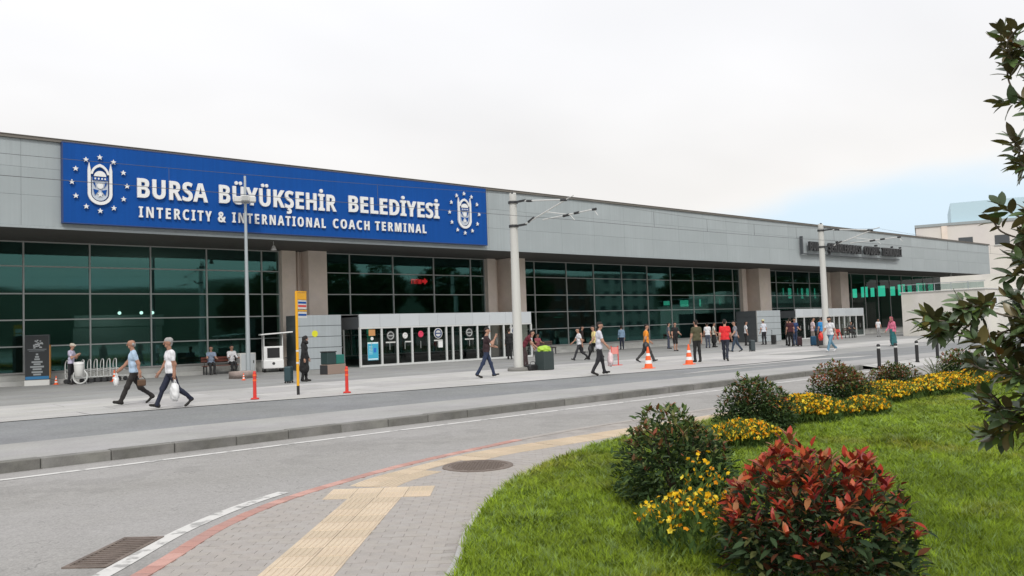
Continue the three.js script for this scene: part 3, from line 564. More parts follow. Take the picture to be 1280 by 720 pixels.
// ---------------------------------------------------------------- masts, wires and poles
function mast(x, z, label) {
  const t = thing('catenary_mast', label, 'mast', [x, 0, z], 0, 'masts carrying the overhead wires');
  part(t, 'shaft', lathe([[0.0, 7.33], [0.135, 7.32], [0.15, 7.2], [0.2, 0.0]], 22), M.pole);
  part(t, 'footing', lathe([[0, 0.16], [0.42, 0.16], [0.46, 0.1], [0.46, 0.0]], 24), M.kerb[1]);
  part(t, 'cap', at(new THREE.SphereGeometry(0.07, 10, 8), -0.06, 7.3, 0.05), M.dark);
  for (const y of [6.93, 5.95]) part(t, 'clamp', [lathe([[0.17, y - 0.05], [0.2, y - 0.05], [0.2, y + 0.05], [0.17, y + 0.05]], 16), box(-0.05, 0.05, y - 0.045, y + 0.03, 0.15, 0.75)], M.dark);
  const arm = (a, b, r = 0.028) => part(t, 'arm', bar(a, b, r), M.offWhite);
  arm([0, 6.9, 0.7], [0, 6.62, 3.05]); arm([0, 5.95, 0.7], [0, 6.62, 3.1]); arm([0, 6.62, 3.05], [0, 6.72, 3.5], 0.022); arm([0, 6.0, 1.75], [0, 6.05, 4.6], 0.024); arm([0, 6.3, 1.9], [0, 6.0, 3.3], 0.018);
  for (const [y, z2, y2, z3] of [[6.88, 0.85, 6.84, 1.15], [6.02, 0.9, 6.16, 1.25], [6.64, 2.8, 6.6, 3.1], [6.0, 2.9, 6.02, 3.2], [6.03, 3.5, 6.04, 3.75], [6.05, 4.45, 6.05, 4.62]]) part(t, 'insulator', bar([0, y, z2], [0, y2, z3], 0.05, 0.05, 10), M.dark);
  part(t, 'registration_arm', [bar([0, 6.02, 3.25], [0, 5.78, 3.5], 0.014), bar([0, 6.05, 4.5], [0, 5.8, 4.7], 0.014)], M.offWhite);
  return t;
}
mast(22.55, 17.05, 'tall white overhead wire mast beside the entrance porch and a litter bin');
mast(46.0, 17.9, 'white overhead wire mast among the travellers, the farther of two');
{
  const span = (name, x0, x1, z0, z1, y0, y1, sag) => { const p = []; for (let i = 0; i <= 24; i++) { const f = i / 24; p.push([mix(x0, x1, f), mix(y0, y1, f) - sag * 4 * f * (1 - f), mix(z0, z1, f)]); } return tube(p, name === 'contact_wire' ? 0.008 : 0.006, 60, 5); };
  const t = thing('overhead_wires', 'thin overhead tram wires strung in front of the terminal fascia', 'wires');
  for (const [x0, x1, z0, z1] of [[-20, 22.55, 19.6, 20.4], [22.55, 46, 20.4, 21.3], [46, 90, 21.3, 22.6]]) {
    part(t, 'contact_wire', span('contact_wire', x0, x1, z0, z1, 5.8, 5.8, 0.06), M.wire);
    part(t, 'messenger_wire', span('messenger_wire', x0, x1, z0, z1, 6.66, 6.66, 0.4), M.wire);
    for (const f of [0.2, 0.35, 0.5, 0.65, 0.8]) { const y1 = 6.66 - 0.4 * 4 * f * (1 - f), y0 = 5.8 - 0.06 * 4 * f * (1 - f), x = mix(x0, x1, f), z = mix(z0, z1, f); part(t, 'dropper', bar([x, y0, z], [x, y1, z], 0.006, 0.006, 5), M.wire); }
  }
}
{
  const t = thing('lamp_pole', 'slim grey lamp pole with a ring of floodlights in front of the blue sign', 'lamp pole', [15.75, 0, 6.35]);
  part(t, 'shaft', lathe([[0, 9.14], [0.055, 9.13], [0.06, 8.0], [0.105, 0.3], [0.11, 0]], 16), M.galv);
  part(t, 'bracket', [lathe([[0.065, 8.0], [0.16, 8.0], [0.16, 8.06], [0.065, 8.06]], 18)], M.galv);
  for (let k = 0; k < 4; k++) { const a = 0.4 + (k * Math.PI) / 2, g = new THREE.Group(); g.name = 'floodlight'; g.position.set(0.3 * Math.cos(a), 8.05, 0.3 * Math.sin(a)); g.rotation.y = -a; t.add(g); part(g, 'housing', rbox(-0.16, 0.16, -0.13, 0.13, -0.17, 0.17, 0.04), M.offWhite); part(g, 'lens', box(0.161, 0.17, -0.1, 0.1, -0.13, 0.13), M.frame); }
  const p = thing('stone_planter', 'low round pinkish stone planter at the foot of the lamp pole', 'planter', [15.1, 0, 7.25]);
  part(p, 'bowl', lathe([[0.0, 0.16], [0.42, 0.16], [0.5, 0.3], [0.58, 0.3], [0.58, 0.0], [0, 0]], 22), std([1, 1, 1], 0.9, { map: mottled([0.36, 0.29, 0.26], 1.2, 0.35, 0.15, 261) })); 
  part(p, 'soil', at(new THREE.CylinderGeometry(0.44, 0.44, 0.02, 20), 0, 0.2, 0), M.soil);
}
// yellow stop pole with small plates
{
  const t = thing('stop_pole', 'yellow bus stop pole with small stacked plates at the lane edge', 'sign pole', [11.28, 0.018, 20.05], 0.5);
  part(t, 'pole', bar([0, 0.25, 0], [0, 3.0, 0], 0.04, 0.04, 12), M.yellow); part(t, 'foot', bar([0, 0, 0], [0, 0.26, 0], 0.042, 0.042, 12), M.black);
  const plate = (y0, y1, m) => part(t, 'plate', box(0.045, 0.5, y0, y1, -0.012, 0.012), m);
  plate(2.78, 2.98, M.yellow); const q = plate(2.5, 2.76, M.offWhite); part(q, 'red_line', box(0.07, 0.48, 2.56, 2.62, 0.0125, 0.016), M.red); part(q, 'blue_line', box(0.07, 0.48, 2.66, 2.72, 0.0125, 0.016), M.blue);
  const r = plate(2.24, 2.42, M.offWhite); part(r, 'blue_line', box(0.07, 0.48, 2.3, 2.36, 0.0125, 0.016), M.blue); 
  part(t, 'crossbar', [box(-0.02, 0.5, 2.99, 3.03, -0.02, 0.02), box(-0.02, 0.5, 2.43, 2.47, -0.02, 0.02)], M.yellow);
  part(t, 'band', [bar([0, 1.25, 0], [0, 1.3, 0], 0.043, 0.043, 12), bar([0, 0.9, 0], [0, 0.95, 0], 0.043, 0.043, 12)], M.offWhite);
}
// red marker posts
{
  const make = (x, z, label) => { const t = thing('marker_post', label, 'marker post', [x, 0.018, z], 0, 'red marker posts at the lane edge');
    part(t, 'base', lathe([[0, 0.05], [0.1, 0.045], [0.12, 0.0], [0, 0]], 16), M.red); part(t, 'shaft', lathe([[0, 0.78], [0.035, 0.77], [0.045, 0.7], [0.05, 0.05]], 14), M.red); for (const y of [0.5, 0.64]) part(t, 'band', lathe([[0.052, y], [0.053, y + 0.05], [0.046, y + 0.05], [0.046, y]], 14), M.orange); return t; };
  make(9.78, 20.45, 'red marker post between the walking men and the yellow stop pole'); make(12.34, 21.0, 'red marker post beyond the yellow stop pole'); 
}
// traffic cones
{
  const make = (x, z, label, s = 1) => { const t = thing('traffic_cone', label, 'traffic cone', [x, 0.004, z], 0.3, 'orange traffic cones'); t.scale.setScalar(s);
    part(t, 'base', rbox(-0.21, 0.21, 0, 0.04, -0.21, 0.21, 0.015, 1), M.orange); const R = (y) => mix(0.165, 0.03, (y - 0.04) / 0.8);
    const seg = (a, b, m, n) => part(t, n, lathe([[R(a), a], [R(b), b]], 22), m); seg(0.04, 0.2, M.orange, 'skirt'); seg(0.2, 0.33, M.white, 'white_band'); seg(0.33, 0.5, M.orange, 'sleeve'); seg(0.5, 0.6, M.white, 'white_band'); seg(0.6, 0.84, M.orange, 'tip'); part(t, 'top', at(new THREE.CylinderGeometry(0.03, 0.03, 0.01, 14), 0, 0.845, 0), M.orange); return t; };
  make(25.25, 21.6, 'orange and white traffic cone beside the man in an orange shirt'); make(28.1, 21.4, 'orange and white traffic cone beside the man in olive');
  make(11.15, 2.55, 'small red cone by the end of the luggage trolleys', 0.62); make(8.95, 1.9, 'small red cone by the dark totem', 0.45); make(14.3, 9.2, 'small red cone leaning beside the stone planter', 0.35);
  const b = thing('red_barrier', 'low red plastic barrier beside the man in the white shirt', 'barrier', [26.9, 0, 18.4], -0.5);
  part(b, 'upright', [bar([-0.15, 0, 0], [-0.15, 0.85, 0], 0.025), bar([0.15, 0, 0], [0.15, 0.85, 0], 0.025), box(-0.3, 0.3, 0, 0.04, -0.12, 0.12)], M.red); part(b, 'board', box(-0.17, 0.17, 0.5, 0.8, -0.02, 0.02), std([0.7, 0.25, 0.22], 0.6));
  const c = thing('red_trestle', 'red trestle standing in front of the far porch doors', 'barrier', [65.2, 0, 8.6], 0.3);
  part(c, 'legs', [bar([-0.8, 0, -0.2], [-0.7, 0.85, 0], 0.03), bar([-0.8, 0, 0.2], [-0.7, 0.85, 0], 0.03), bar([0.8, 0, -0.2], [0.7, 0.85, 0], 0.03), bar([0.8, 0, 0.2], [0.7, 0.85, 0], 0.03)], M.red); part(c, 'beam', box(-0.85, 0.85, 0.6, 0.85, -0.03, 0.03), M.red);
}
// black bollards at the crossing
{
  const names = ['black bollard with pale bands, first from the kerb end', 'black bollard with pale bands, second from the kerb end', 'black bollard with pale bands, third from the kerb end', 'black bollard with pale bands beside the magnolia leaves'];
  [[29.22, 28.8], [30.35, 28.9], [32.49, 28.74], [34.96, 28.5]].forEach(([x, z], i) => { const t = thing('bollard', names[i], 'bollard', [x, -((z - 28.2) / 1.1) * 0.1465, z], 0, 'bollards at the crossing');
    part(t, 'shaft', lathe([[0.0, 0.66], [0.055, 0.66], [0.06, 0.62], [0.06, 0.05], [0.075, 0.04], [0.075, 0.0], [0, 0]], 16), M.black); part(t, 'band', lathe([[0.055, 0.661], [0.064, 0.661], [0.064, 0.72], [0.05, 0.72]], 16), M.offWhite); part(t, 'head', at(new THREE.SphereGeometry(0.065, 14, 10), 0, 0.76, 0), M.black); });
}
// advertising totem
{
  const tx = canvasTex(256, 512, (c, w, h) => { c.fillStyle = '#26292b'; c.fillRect(0, 0, w, h); c.fillStyle = '#8d9294'; const R = rng(4);
    for (const [y, ww] of [[210, 26], [240, 44], [268, 60], [300, 120], [326, 76], [356, 150], [384, 96], [418, 120], [446, 84]]) c.fillRect(128 - ww / 2, y, ww, 20);
    c.fillStyle = '#a9adaf'; for (let k = 0; k < 26; k++) c.fillRect(80 + R() * 100, 50 + R() * 90, 18, 12); c.fillStyle = '#6a6f72'; c.fillRect(24, 158, 208, 10); c.fillRect(40, 176, 170, 8); c.fillStyle = '#2a6e9c'; c.fillRect(0, 478, w, 34); });
  const t = thing('advert_totem', 'tall dark advertising totem with grey print by the glass front', 'totem', [8.35, 0, 1.35], -0.35);
  part(t, 'body', rbox(-0.47, 0.47, 0.24, 2.2, -0.14, 0.14, 0.02), M.panelDark); part(t, 'print', at(new THREE.PlaneGeometry(0.9, 1.9), 0, 1.22, 0.143), std([1, 1, 1], 0.5, { map: tx })); part(t, 'edge_strip', box(0.475, 0.5, 0.3, 1.75, -0.14, 0.14), std([0.55, 0.25, 0.06], 0.6)); part(t, 'base', box(-0.48, 0.48, 0, 0.235, -0.2, 0.2), M.offWhite);
}
// luggage trolleys nested in a row
{
  const make = () => { const t = thing('luggage_trolley', 'x', 'luggage trolley', [0, 0, 0], 0, 'luggage trolleys nested in a row'), r = 0.022;
    part(t, 'handle_hoop', tube([[0, 0.25, -0.24], [0, 0.85, -0.24], [0.02, 1.0, -0.15], [0.02, 1.0, 0.15], [0, 0.85, 0.24], [0, 0.25, 0.24]], r, 36), M.frameWhite);
    part(t, 'platform', [bar([0, 0.25, -0.24], [0.8, 0.22, -0.16], r), bar([0, 0.25, 0.24], [0.8, 0.22, 0.16], r), bar([0.8, 0.22, -0.16], [0.8, 0.22, 0.16], r), bar([0.25, 0.24, -0.2], [0.25, 0.24, 0.2], r * 0.7), bar([0.5, 0.235, -0.18], [0.5, 0.235, 0.18], r * 0.7)], M.frameWhite);
    part(t, 'back_rails', [bar([0, 0.45, -0.24], [0, 0.45, 0.24], r * 0.8), bar([0, 0.62, -0.24], [0, 0.62, 0.24], r * 0.8), bar([0, 0.62, -0.24], [0.4, 0.5, -0.2], r * 0.7), bar([0, 0.62, 0.24], [0.4, 0.5, 0.2], r * 0.7)], M.frameWhite);
    for (const [x, z] of [[0.02, -0.24], [0.02, 0.24], [0.72, 0]]) part(t, 'wheel', at(new THREE.CylinderGeometry(0.1, 0.1, 0.05, 16).rotateX(Math.PI / 2), x, 0.1, z), M.dark);
    part(t, 'front_fork', bar([0.72, 0.1, 0], [0.76, 0.22, 0], 0.02), M.frameWhite); return t; };
  const a = make(); a.userData.label = 'luggage trolley standing by itself beside the dark totem'; a.position.set(9.35, 0, 2.0); 
  const L = ['luggage trolley at the head of the row beside the white drum', 'second luggage trolley of the row', 'third luggage trolley of the row', 'fourth luggage trolley of the row', 'fifth luggage trolley of the row', 'luggage trolley at the tail of the row by the small red cone'];
  L.forEach((l, i) => dup(a, [10.05 + i * 0.27, 0, 1.75], 0, l));
}
{
  const t = thing('bin_cart', 'white drum bin carried on a white hoop by the trolleys', 'bin cart', [9.62, 0, 3.1], -0.7);
  part(t, 'hoop', at(new THREE.TorusGeometry(0.3, 0.035, 8, 30), 0, 0.335, 0.0), M.frameWhite); part(t, 'drum', at(lathe([[0, 0], [0.17, 0], [0.2, 0.5], [0.0, 0.5]], 18), 0, 0.36, 0.1), M.offWhite); part(t, 'lid', at(lathe([[0.21, 0.0], [0.21, 0.1], [0.0, 0.12]], 18), 0, 0.861, 0.1), M.white); part(t, 'foot', [bar([-0.2, 0, -0.15], [-0.2, 0.2, 0], 0.02), bar([0.2, 0, -0.15], [0.2, 0.2, 0], 0.02)], M.frameWhite);
}
// benches
function bench(x, z, w, label, m, turn = 0) {
  const t = thing('bench', label, 'bench', [x, 0, z], turn, 'benches along the glass front');
  for (const s of [-w / 2 + 0.1, w / 2 - 0.1]) part(t, 'leg', [box(s - 0.03, s + 0.03, 0, 0.42, -0.2, -0.15), box(s - 0.03, s + 0.03, 0, 0.42, 0.15, 0.2), box(s - 0.03, s + 0.03, 0.38, 0.42, -0.15, 0.15)], M.dark);
  for (let k = 0; k < 4; k++) part(t, 'seat_slat', rbox(-w / 2, w / 2, 0.421, 0.45, -0.22 + k * 0.115, -0.12 + k * 0.115, 0.008, 1), m);
  for (let k = 0; k < 2; k++) part(t, 'back_slat', rbox(-w / 2, w / 2, 0.62 + k * 0.14, 0.73 + k * 0.14, -0.28, -0.25, 0.008, 1), m);
  for (const s of [-w / 2 + 0.15, w / 2 - 0.15]) part(t, 'back_stay', bar([s, 0.43, -0.2], [s, 0.86, -0.295], 0.015), M.dark);
}
const woodRed = std([0.16, 0.05, 0.035], 0.7), woodDark = std([0.09, 0.06, 0.05], 0.7);
bench(16.55, 1.35, 1.9, 'dark red slatted bench with two seated travellers', woodRed); bench(38.4, 1.6, 2.4, 'dark slatted bench beyond the mast with a seated traveller in red', woodDark); bench(69.8, 7.4, 1.4, 'dark bench in front of the far porch doors', woodDark);
{
  const t = thing('service_cabinet', 'white metal cabinet beside the seated man in white', 'cabinet', [17.75, 0, 1.5]);
  part(t, 'body', rbox(-0.42, 0.42, 0.06, 1.0, -0.25, 0.25, 0.02), M.offWhite); part(t, 'base', box(-0.4, 0.4, 0, 0.06, -0.23, 0.23), M.kerb[0]); part(t, 'door', box(-0.36, 0.36, 0.12, 0.94, 0.251, 0.262), M.header[0]); part(t, 'handle', box(0.26, 0.3, 0.48, 0.62, 0.262, 0.28), M.dark);
}
// small white electric cart
{
  const t = thing('electric_cart', 'small white electric cart with a slanted canopy parked beside the metal booth', 'cart', [18.65, 0, 2.65], -0.35);
  part(t, 'body', rbox(-0.5, 0.5, 0.18, 0.62, -0.6, 0.6, 0.06), M.white); part(t, 'cab_front', rbox(-0.48, 0.48, 0.6, 1.3, 0.42, 0.56, 0.04), M.white);
  part(t, 'windscreen', box(-0.3, 0.3, 0.72, 1.22, 0.562, 0.572), M.black); part(t, 'badge', at(disc(0.07), 0, 0.44, 0.606), M.dark); 
  for (const [x, z] of [[-0.45, 0.5], [0.45, 0.5], [-0.45, -0.55], [0.45, -0.55]]) part(t, 'canopy_post', bar([x, 0.6, z], [x, 1.9, z], 0.03), M.frameWhite);
  const roof = part(t, 'canopy', rbox(-0.62, 0.95, -0.035, 0.035, -0.7, 0.75, 0.03), M.white); roof.position.y = 1.93; roof.rotation.z = 0.06;
  part(t, 'glazing', (() => { const g = new THREE.PlaneGeometry(0.86, 0.5); g.translate(0, 1.58, 0.5); return g; })(), M.glassDoor);
  for (const [x, z] of [[-0.42, 0.38], [0.42, 0.38], [-0.42, -0.38], [0.42, -0.38]]) { const w = part(t, 'wheel', at(new THREE.CylinderGeometry(0.18, 0.18, 0.12, 20).rotateZ(Math.PI / 2), x, 0.18, z), M.black); part(w, 'hub', at(new THREE.CylinderGeometry(0.09, 0.09, 0.13, 14).rotateZ(Math.PI / 2), x, 0.18, z), M.frame); }
  part(t, 'seat', rbox(-0.42, 0.42, 0.62, 0.78, -0.3, 0.15, 0.04), M.dark);
}
// bins
{
  const t = thing('bin_stand', 'pair of dark green bins on a brown box stand by the porch', 'bins', [18.55, 0, 9.0], 0.25);
  part(t, 'stand', rbox(-0.55, 0.55, 0, 0.44, -0.25, 0.25, 0.02), std([0.3, 0.22, 0.18], 0.8)); part(t, 'stand_end', box(-0.56, -0.551, 0.02, 0.42, -0.24, 0.24), M.dark);
  part(t, 'bin', rbox(-0.53, 0.0, 0.445, 0.98, -0.22, 0.22, 0.03), std([0.02, 0.045, 0.045], 0.6)); part(t, 'bin', rbox(0.02, 0.5, 0.445, 0.86, -0.22, 0.22, 0.03), std([0.015, 0.16, 0.13], 0.6)); part(t, 'lid', rbox(-0.55, 0.02, 0.981, 1.03, -0.24, 0.24, 0.015), M.dark);
  const b = thing('litter_bin', 'dark litter bin stuffed with a lime green bag beside the white mast', 'litter bin', [23.35, 0, 17.75]);
  part(b, 'body', rbox(-0.28, 0.28, 0.02, 0.78, -0.28, 0.28, 0.03), std([0.03, 0.045, 0.045], 0.6)); part(b, 'foot', box(-0.25, 0.25, 0, 0.021, -0.25, 0.25), M.black);
  const g = new THREE.IcosahedronGeometry(0.25, 3), p = g.attributes.position; for (let i = 0; i < p.count; i++) { const n = noise3(p.getX(i) * 12 + 5, p.getY(i) * 12, p.getZ(i) * 12); const s = 0.75 + 0.5 * n; p.setXYZ(i, p.getX(i) * s * 1.15, p.getY(i) * s * 0.7, p.getZ(i) * s * 1.15); } g.computeVertexNormals(); g.translate(0, 0.84, 0);
  part(b, 'bag', g, std([0.35, 0.55, 0.05], 0.5));
  const k = thing('black_bag', 'low black bag lying between the white mast and the litter bin', 'bag', [22.95, 0, 17.45]); part(k, 'body', rbox(-0.3, 0.3, 0, 0.26, -0.17, 0.17, 0.08, 3), M.black); part(k, 'strap', tube([[-0.15, 0.24, 0], [-0.1, 0.36, 0.02], [0.1, 0.36, 0.02], [0.15, 0.24, 0]], 0.012, 16), M.dark);
}

// ---------------------------------------------------------------- people
// Surface of a field of joined capsules (naive surface nets), coloured by the nearest capsule.
function netSurface(prims, cell, k = 0.03, fold = 0, seed = 0) {
  const lo = [1e9, 1e9, 1e9], hi = [-1e9, -1e9, -1e9];
  for (const p of prims) for (const [e, r] of [[p.a, p.ra], [p.b, p.rb]]) for (let c = 0; c < 3; c++) { lo[c] = Math.min(lo[c], e[c] - r - 2 * cell); hi[c] = Math.max(hi[c], e[c] + r + 2 * cell); }
  const n = [0, 1, 2].map((c) => Math.ceil((hi[c] - lo[c]) / cell) + 1), [nx, ny, nz] = n, F = new Float32Array(nx * ny * nz).fill(1), C = new Int16Array(nx * ny * nz), D = new Float32Array(nx * ny * nz).fill(1e9);
  prims.forEach((p, q) => {
    const [ax, ay, az] = p.a, bx = p.b[0] - ax, by = p.b[1] - ay, bz = p.b[2] - az, bb = bx * bx + by * by + bz * bz || 1e-9, R = Math.max(p.ra, p.rb) + 0.06, fl = p.flat ?? 1;
    const i0 = [0, 1, 2].map((c) => Math.max(0, Math.floor((Math.min(p.a[c], p.b[c]) - R - lo[c]) / cell))), i1 = [0, 1, 2].map((c) => Math.min(n[c] - 1, Math.ceil((Math.max(p.a[c], p.b[c]) + R - lo[c]) / cell)));
    for (let z = i0[2]; z <= i1[2]; z++) for (let y = i0[1]; y <= i1[1]; y++) for (let x = i0[0]; x <= i1[0]; x++) {
      const px = lo[0] + x * cell - ax, py = lo[1] + y * cell - ay, pz = lo[2] + z * cell - az, t = clamp((px * bx + py * by + pz * bz) / bb);
      const dx = px - t * bx, dy = py - t * by, dz = (pz - t * bz) * fl, d = Math.sqrt(dx * dx + dy * dy + dz * dz) - mix(p.ra, p.rb, t), o = (z * ny + y) * nx + x;
      if (d < D[o]) { D[o] = d; C[o] = q; }
      if (F[o] >= 1) F[o] = Math.min(d, 0.99); else { const h = Math.max(k - Math.abs(F[o] - d), 0) / k; F[o] = Math.min(F[o], d) - h * h * k * 0.25; }
    }
  });
  const id = new Int32Array(nx * ny * nz).fill(-1), P = [], K = [], I = [], cx = [0, 1, 0, 1, 0, 1, 0, 1], cy = [0, 0, 1, 1, 0, 0, 1, 1], cz = [0, 0, 0, 0, 1, 1, 1, 1], E = [[0, 1], [2, 3], [4, 5], [6, 7], [0, 2], [1, 3], [4, 6], [5, 7], [0, 4], [1, 5], [2, 6], [3, 7]];
  const at3 = (x, y, z) => (z * ny + y) * nx + x;
  for (let z = 0; z < nz - 1; z++) for (let y = 0; y < ny - 1; y++) for (let x = 0; x < nx - 1; x++) {
    let m = 0; const v = []; for (let c = 0; c < 8; c++) { const f = F[at3(x + cx[c], y + cy[c], z + cz[c])]; v.push(f); if (f < 0) m |= 1 << c; }
    if (m === 0 || m === 255) continue;
    let sx = 0, sy = 0, sz = 0, s = 0; for (const [a, b] of E) if ((v[a] < 0) !== (v[b] < 0)) { const t = v[a] / (v[a] - v[b]); sx += mix(cx[a], cx[b], t); sy += mix(cy[a], cy[b], t); sz += mix(cz[a], cz[b], t); s++; }
    id[at3(x, y, z)] = P.length / 3; P.push(lo[0] + (x + sx / s) * cell, lo[1] + (y + sy / s) * cell, lo[2] + (z + sz / s) * cell);
    let best = 1e9, bc = 0; for (let c = 0; c < 8; c++) { const o = at3(x + cx[c], y + cy[c], z + cz[c]); if (D[o] < best) { best = D[o]; bc = C[o]; } } K.push(bc);
  }
  const quad = (a, b, c, d, f) => { if (a < 0 || b < 0 || c < 0 || d < 0) return; if (f) I.push(a, b, c, a, c, d); else I.push(a, c, b, a, d, c); };
  for (let z = 1; z < nz - 1; z++) for (let y = 1; y < ny - 1; y++) for (let x = 1; x < nx - 1; x++) {
    const s = F[at3(x, y, z)] < 0;
    if (s !== F[at3(x + 1, y, z)] < 0) quad(id[at3(x, y - 1, z - 1)], id[at3(x, y, z - 1)], id[at3(x, y, z)], id[at3(x, y - 1, z)], s);
    if (s !== F[at3(x, y + 1, z)] < 0) quad(id[at3(x - 1, y, z - 1)], id[at3(x - 1, y, z)], id[at3(x, y, z)], id[at3(x, y, z - 1)], s);
    if (s !== F[at3(x, y, z + 1)] < 0) quad(id[at3(x - 1, y - 1, z)], id[at3(x, y - 1, z)], id[at3(x, y, z)], id[at3(x - 1, y, z)], s);
  }
  const col = new Float32Array(P.length); for (let i = 0; i < K.length; i++) { const c = prims[K[i]].col(P[3 * i], P[3 * i + 1], P[3 * i + 2]), q = 0.86 + 0.28 * noise3(P[3 * i] * 38 + 5, P[3 * i + 1] * 30, P[3 * i + 2] * 38); col[3 * i] = c[0] * q; col[3 * i + 1] = c[1] * q; col[3 * i + 2] = c[2] * q; }
  const g = new THREE.BufferGeometry(); g.setAttribute('position', new THREE.Float32BufferAttribute(P, 3)); g.setAttribute('color', new THREE.Float32BufferAttribute(col, 3)); g.setIndex(I); g.computeVertexNormals();
  if (fold) { const p = g.attributes.position, nn = g.attributes.normal; for (let i = 0; i < p.count; i++) { const x = p.getX(i), y = p.getY(i), z = p.getZ(i), w = (noise3(x * 15 + seed, y * 9 + x * 8, z * 15) - 0.5) * fold; p.setXYZ(i, x + nn.getX(i) * w, y + nn.getY(i) * w, z + nn.getZ(i) * w); } g.computeVertexNormals(); }
  return g;
}
const cloth = new THREE.MeshStandardMaterial({ color: 0xffffff, vertexColors: true, roughness: 0.85 });
const D2R = Math.PI / 180;
const SKIN = [0.42, 0.235, 0.165], SKIN2 = [0.34, 0.18, 0.12], DARKH = [0.018, 0.014, 0.012], GREYH = [0.3, 0.29, 0.28];
const POSE = {
  stand: { L: [4, 3], R: [-3, 3], aL: [4, 9, 12], aR: [-3, 9, 14] },
  standB: { L: [0, 4], R: [6, 4], aL: [12, 8, 55], aR: [4, 9, 16] },
  walk: { L: [27, 6], R: [-20, 30], aL: [-22, 8, 14], aR: [24, 8, 24] },
  walkB: { L: [-18, 26], R: [24, 4], aL: [20, 8, 22], aR: [-18, 8, 14] },
  stroll: { L: [15, 5], R: [-11, 16], aL: [-10, 8, 16], aR: [14, 8, 26] },
  bagwalk: { L: [-20, 30], R: [24, 3], aL: [-9, 5, 8], aR: [12, 8, 20] },
  phone: { L: [22, 6], R: [-20, 12], aL: [10, 10, 70, -0.4], aR: [42, 10, 112, -0.15] },
  sit: { L: [86, 84], R: [80, 76], aL: [34, 8, 48], aR: [38, 8, 50] },
  bend: { L: [18, 14], R: [6, 8], aL: [-2, 6, 14], aR: [8, 6, 18], lean: 34 },
  fold: { L: [4, 3], R: [-2, 4], aL: [22, 4, 105], aR: [24, 4, 100] },
  pull: { L: [20, 6], R: [-16, 20], aL: [16, 8, 30], aR: [-30, 10, 6] },
};
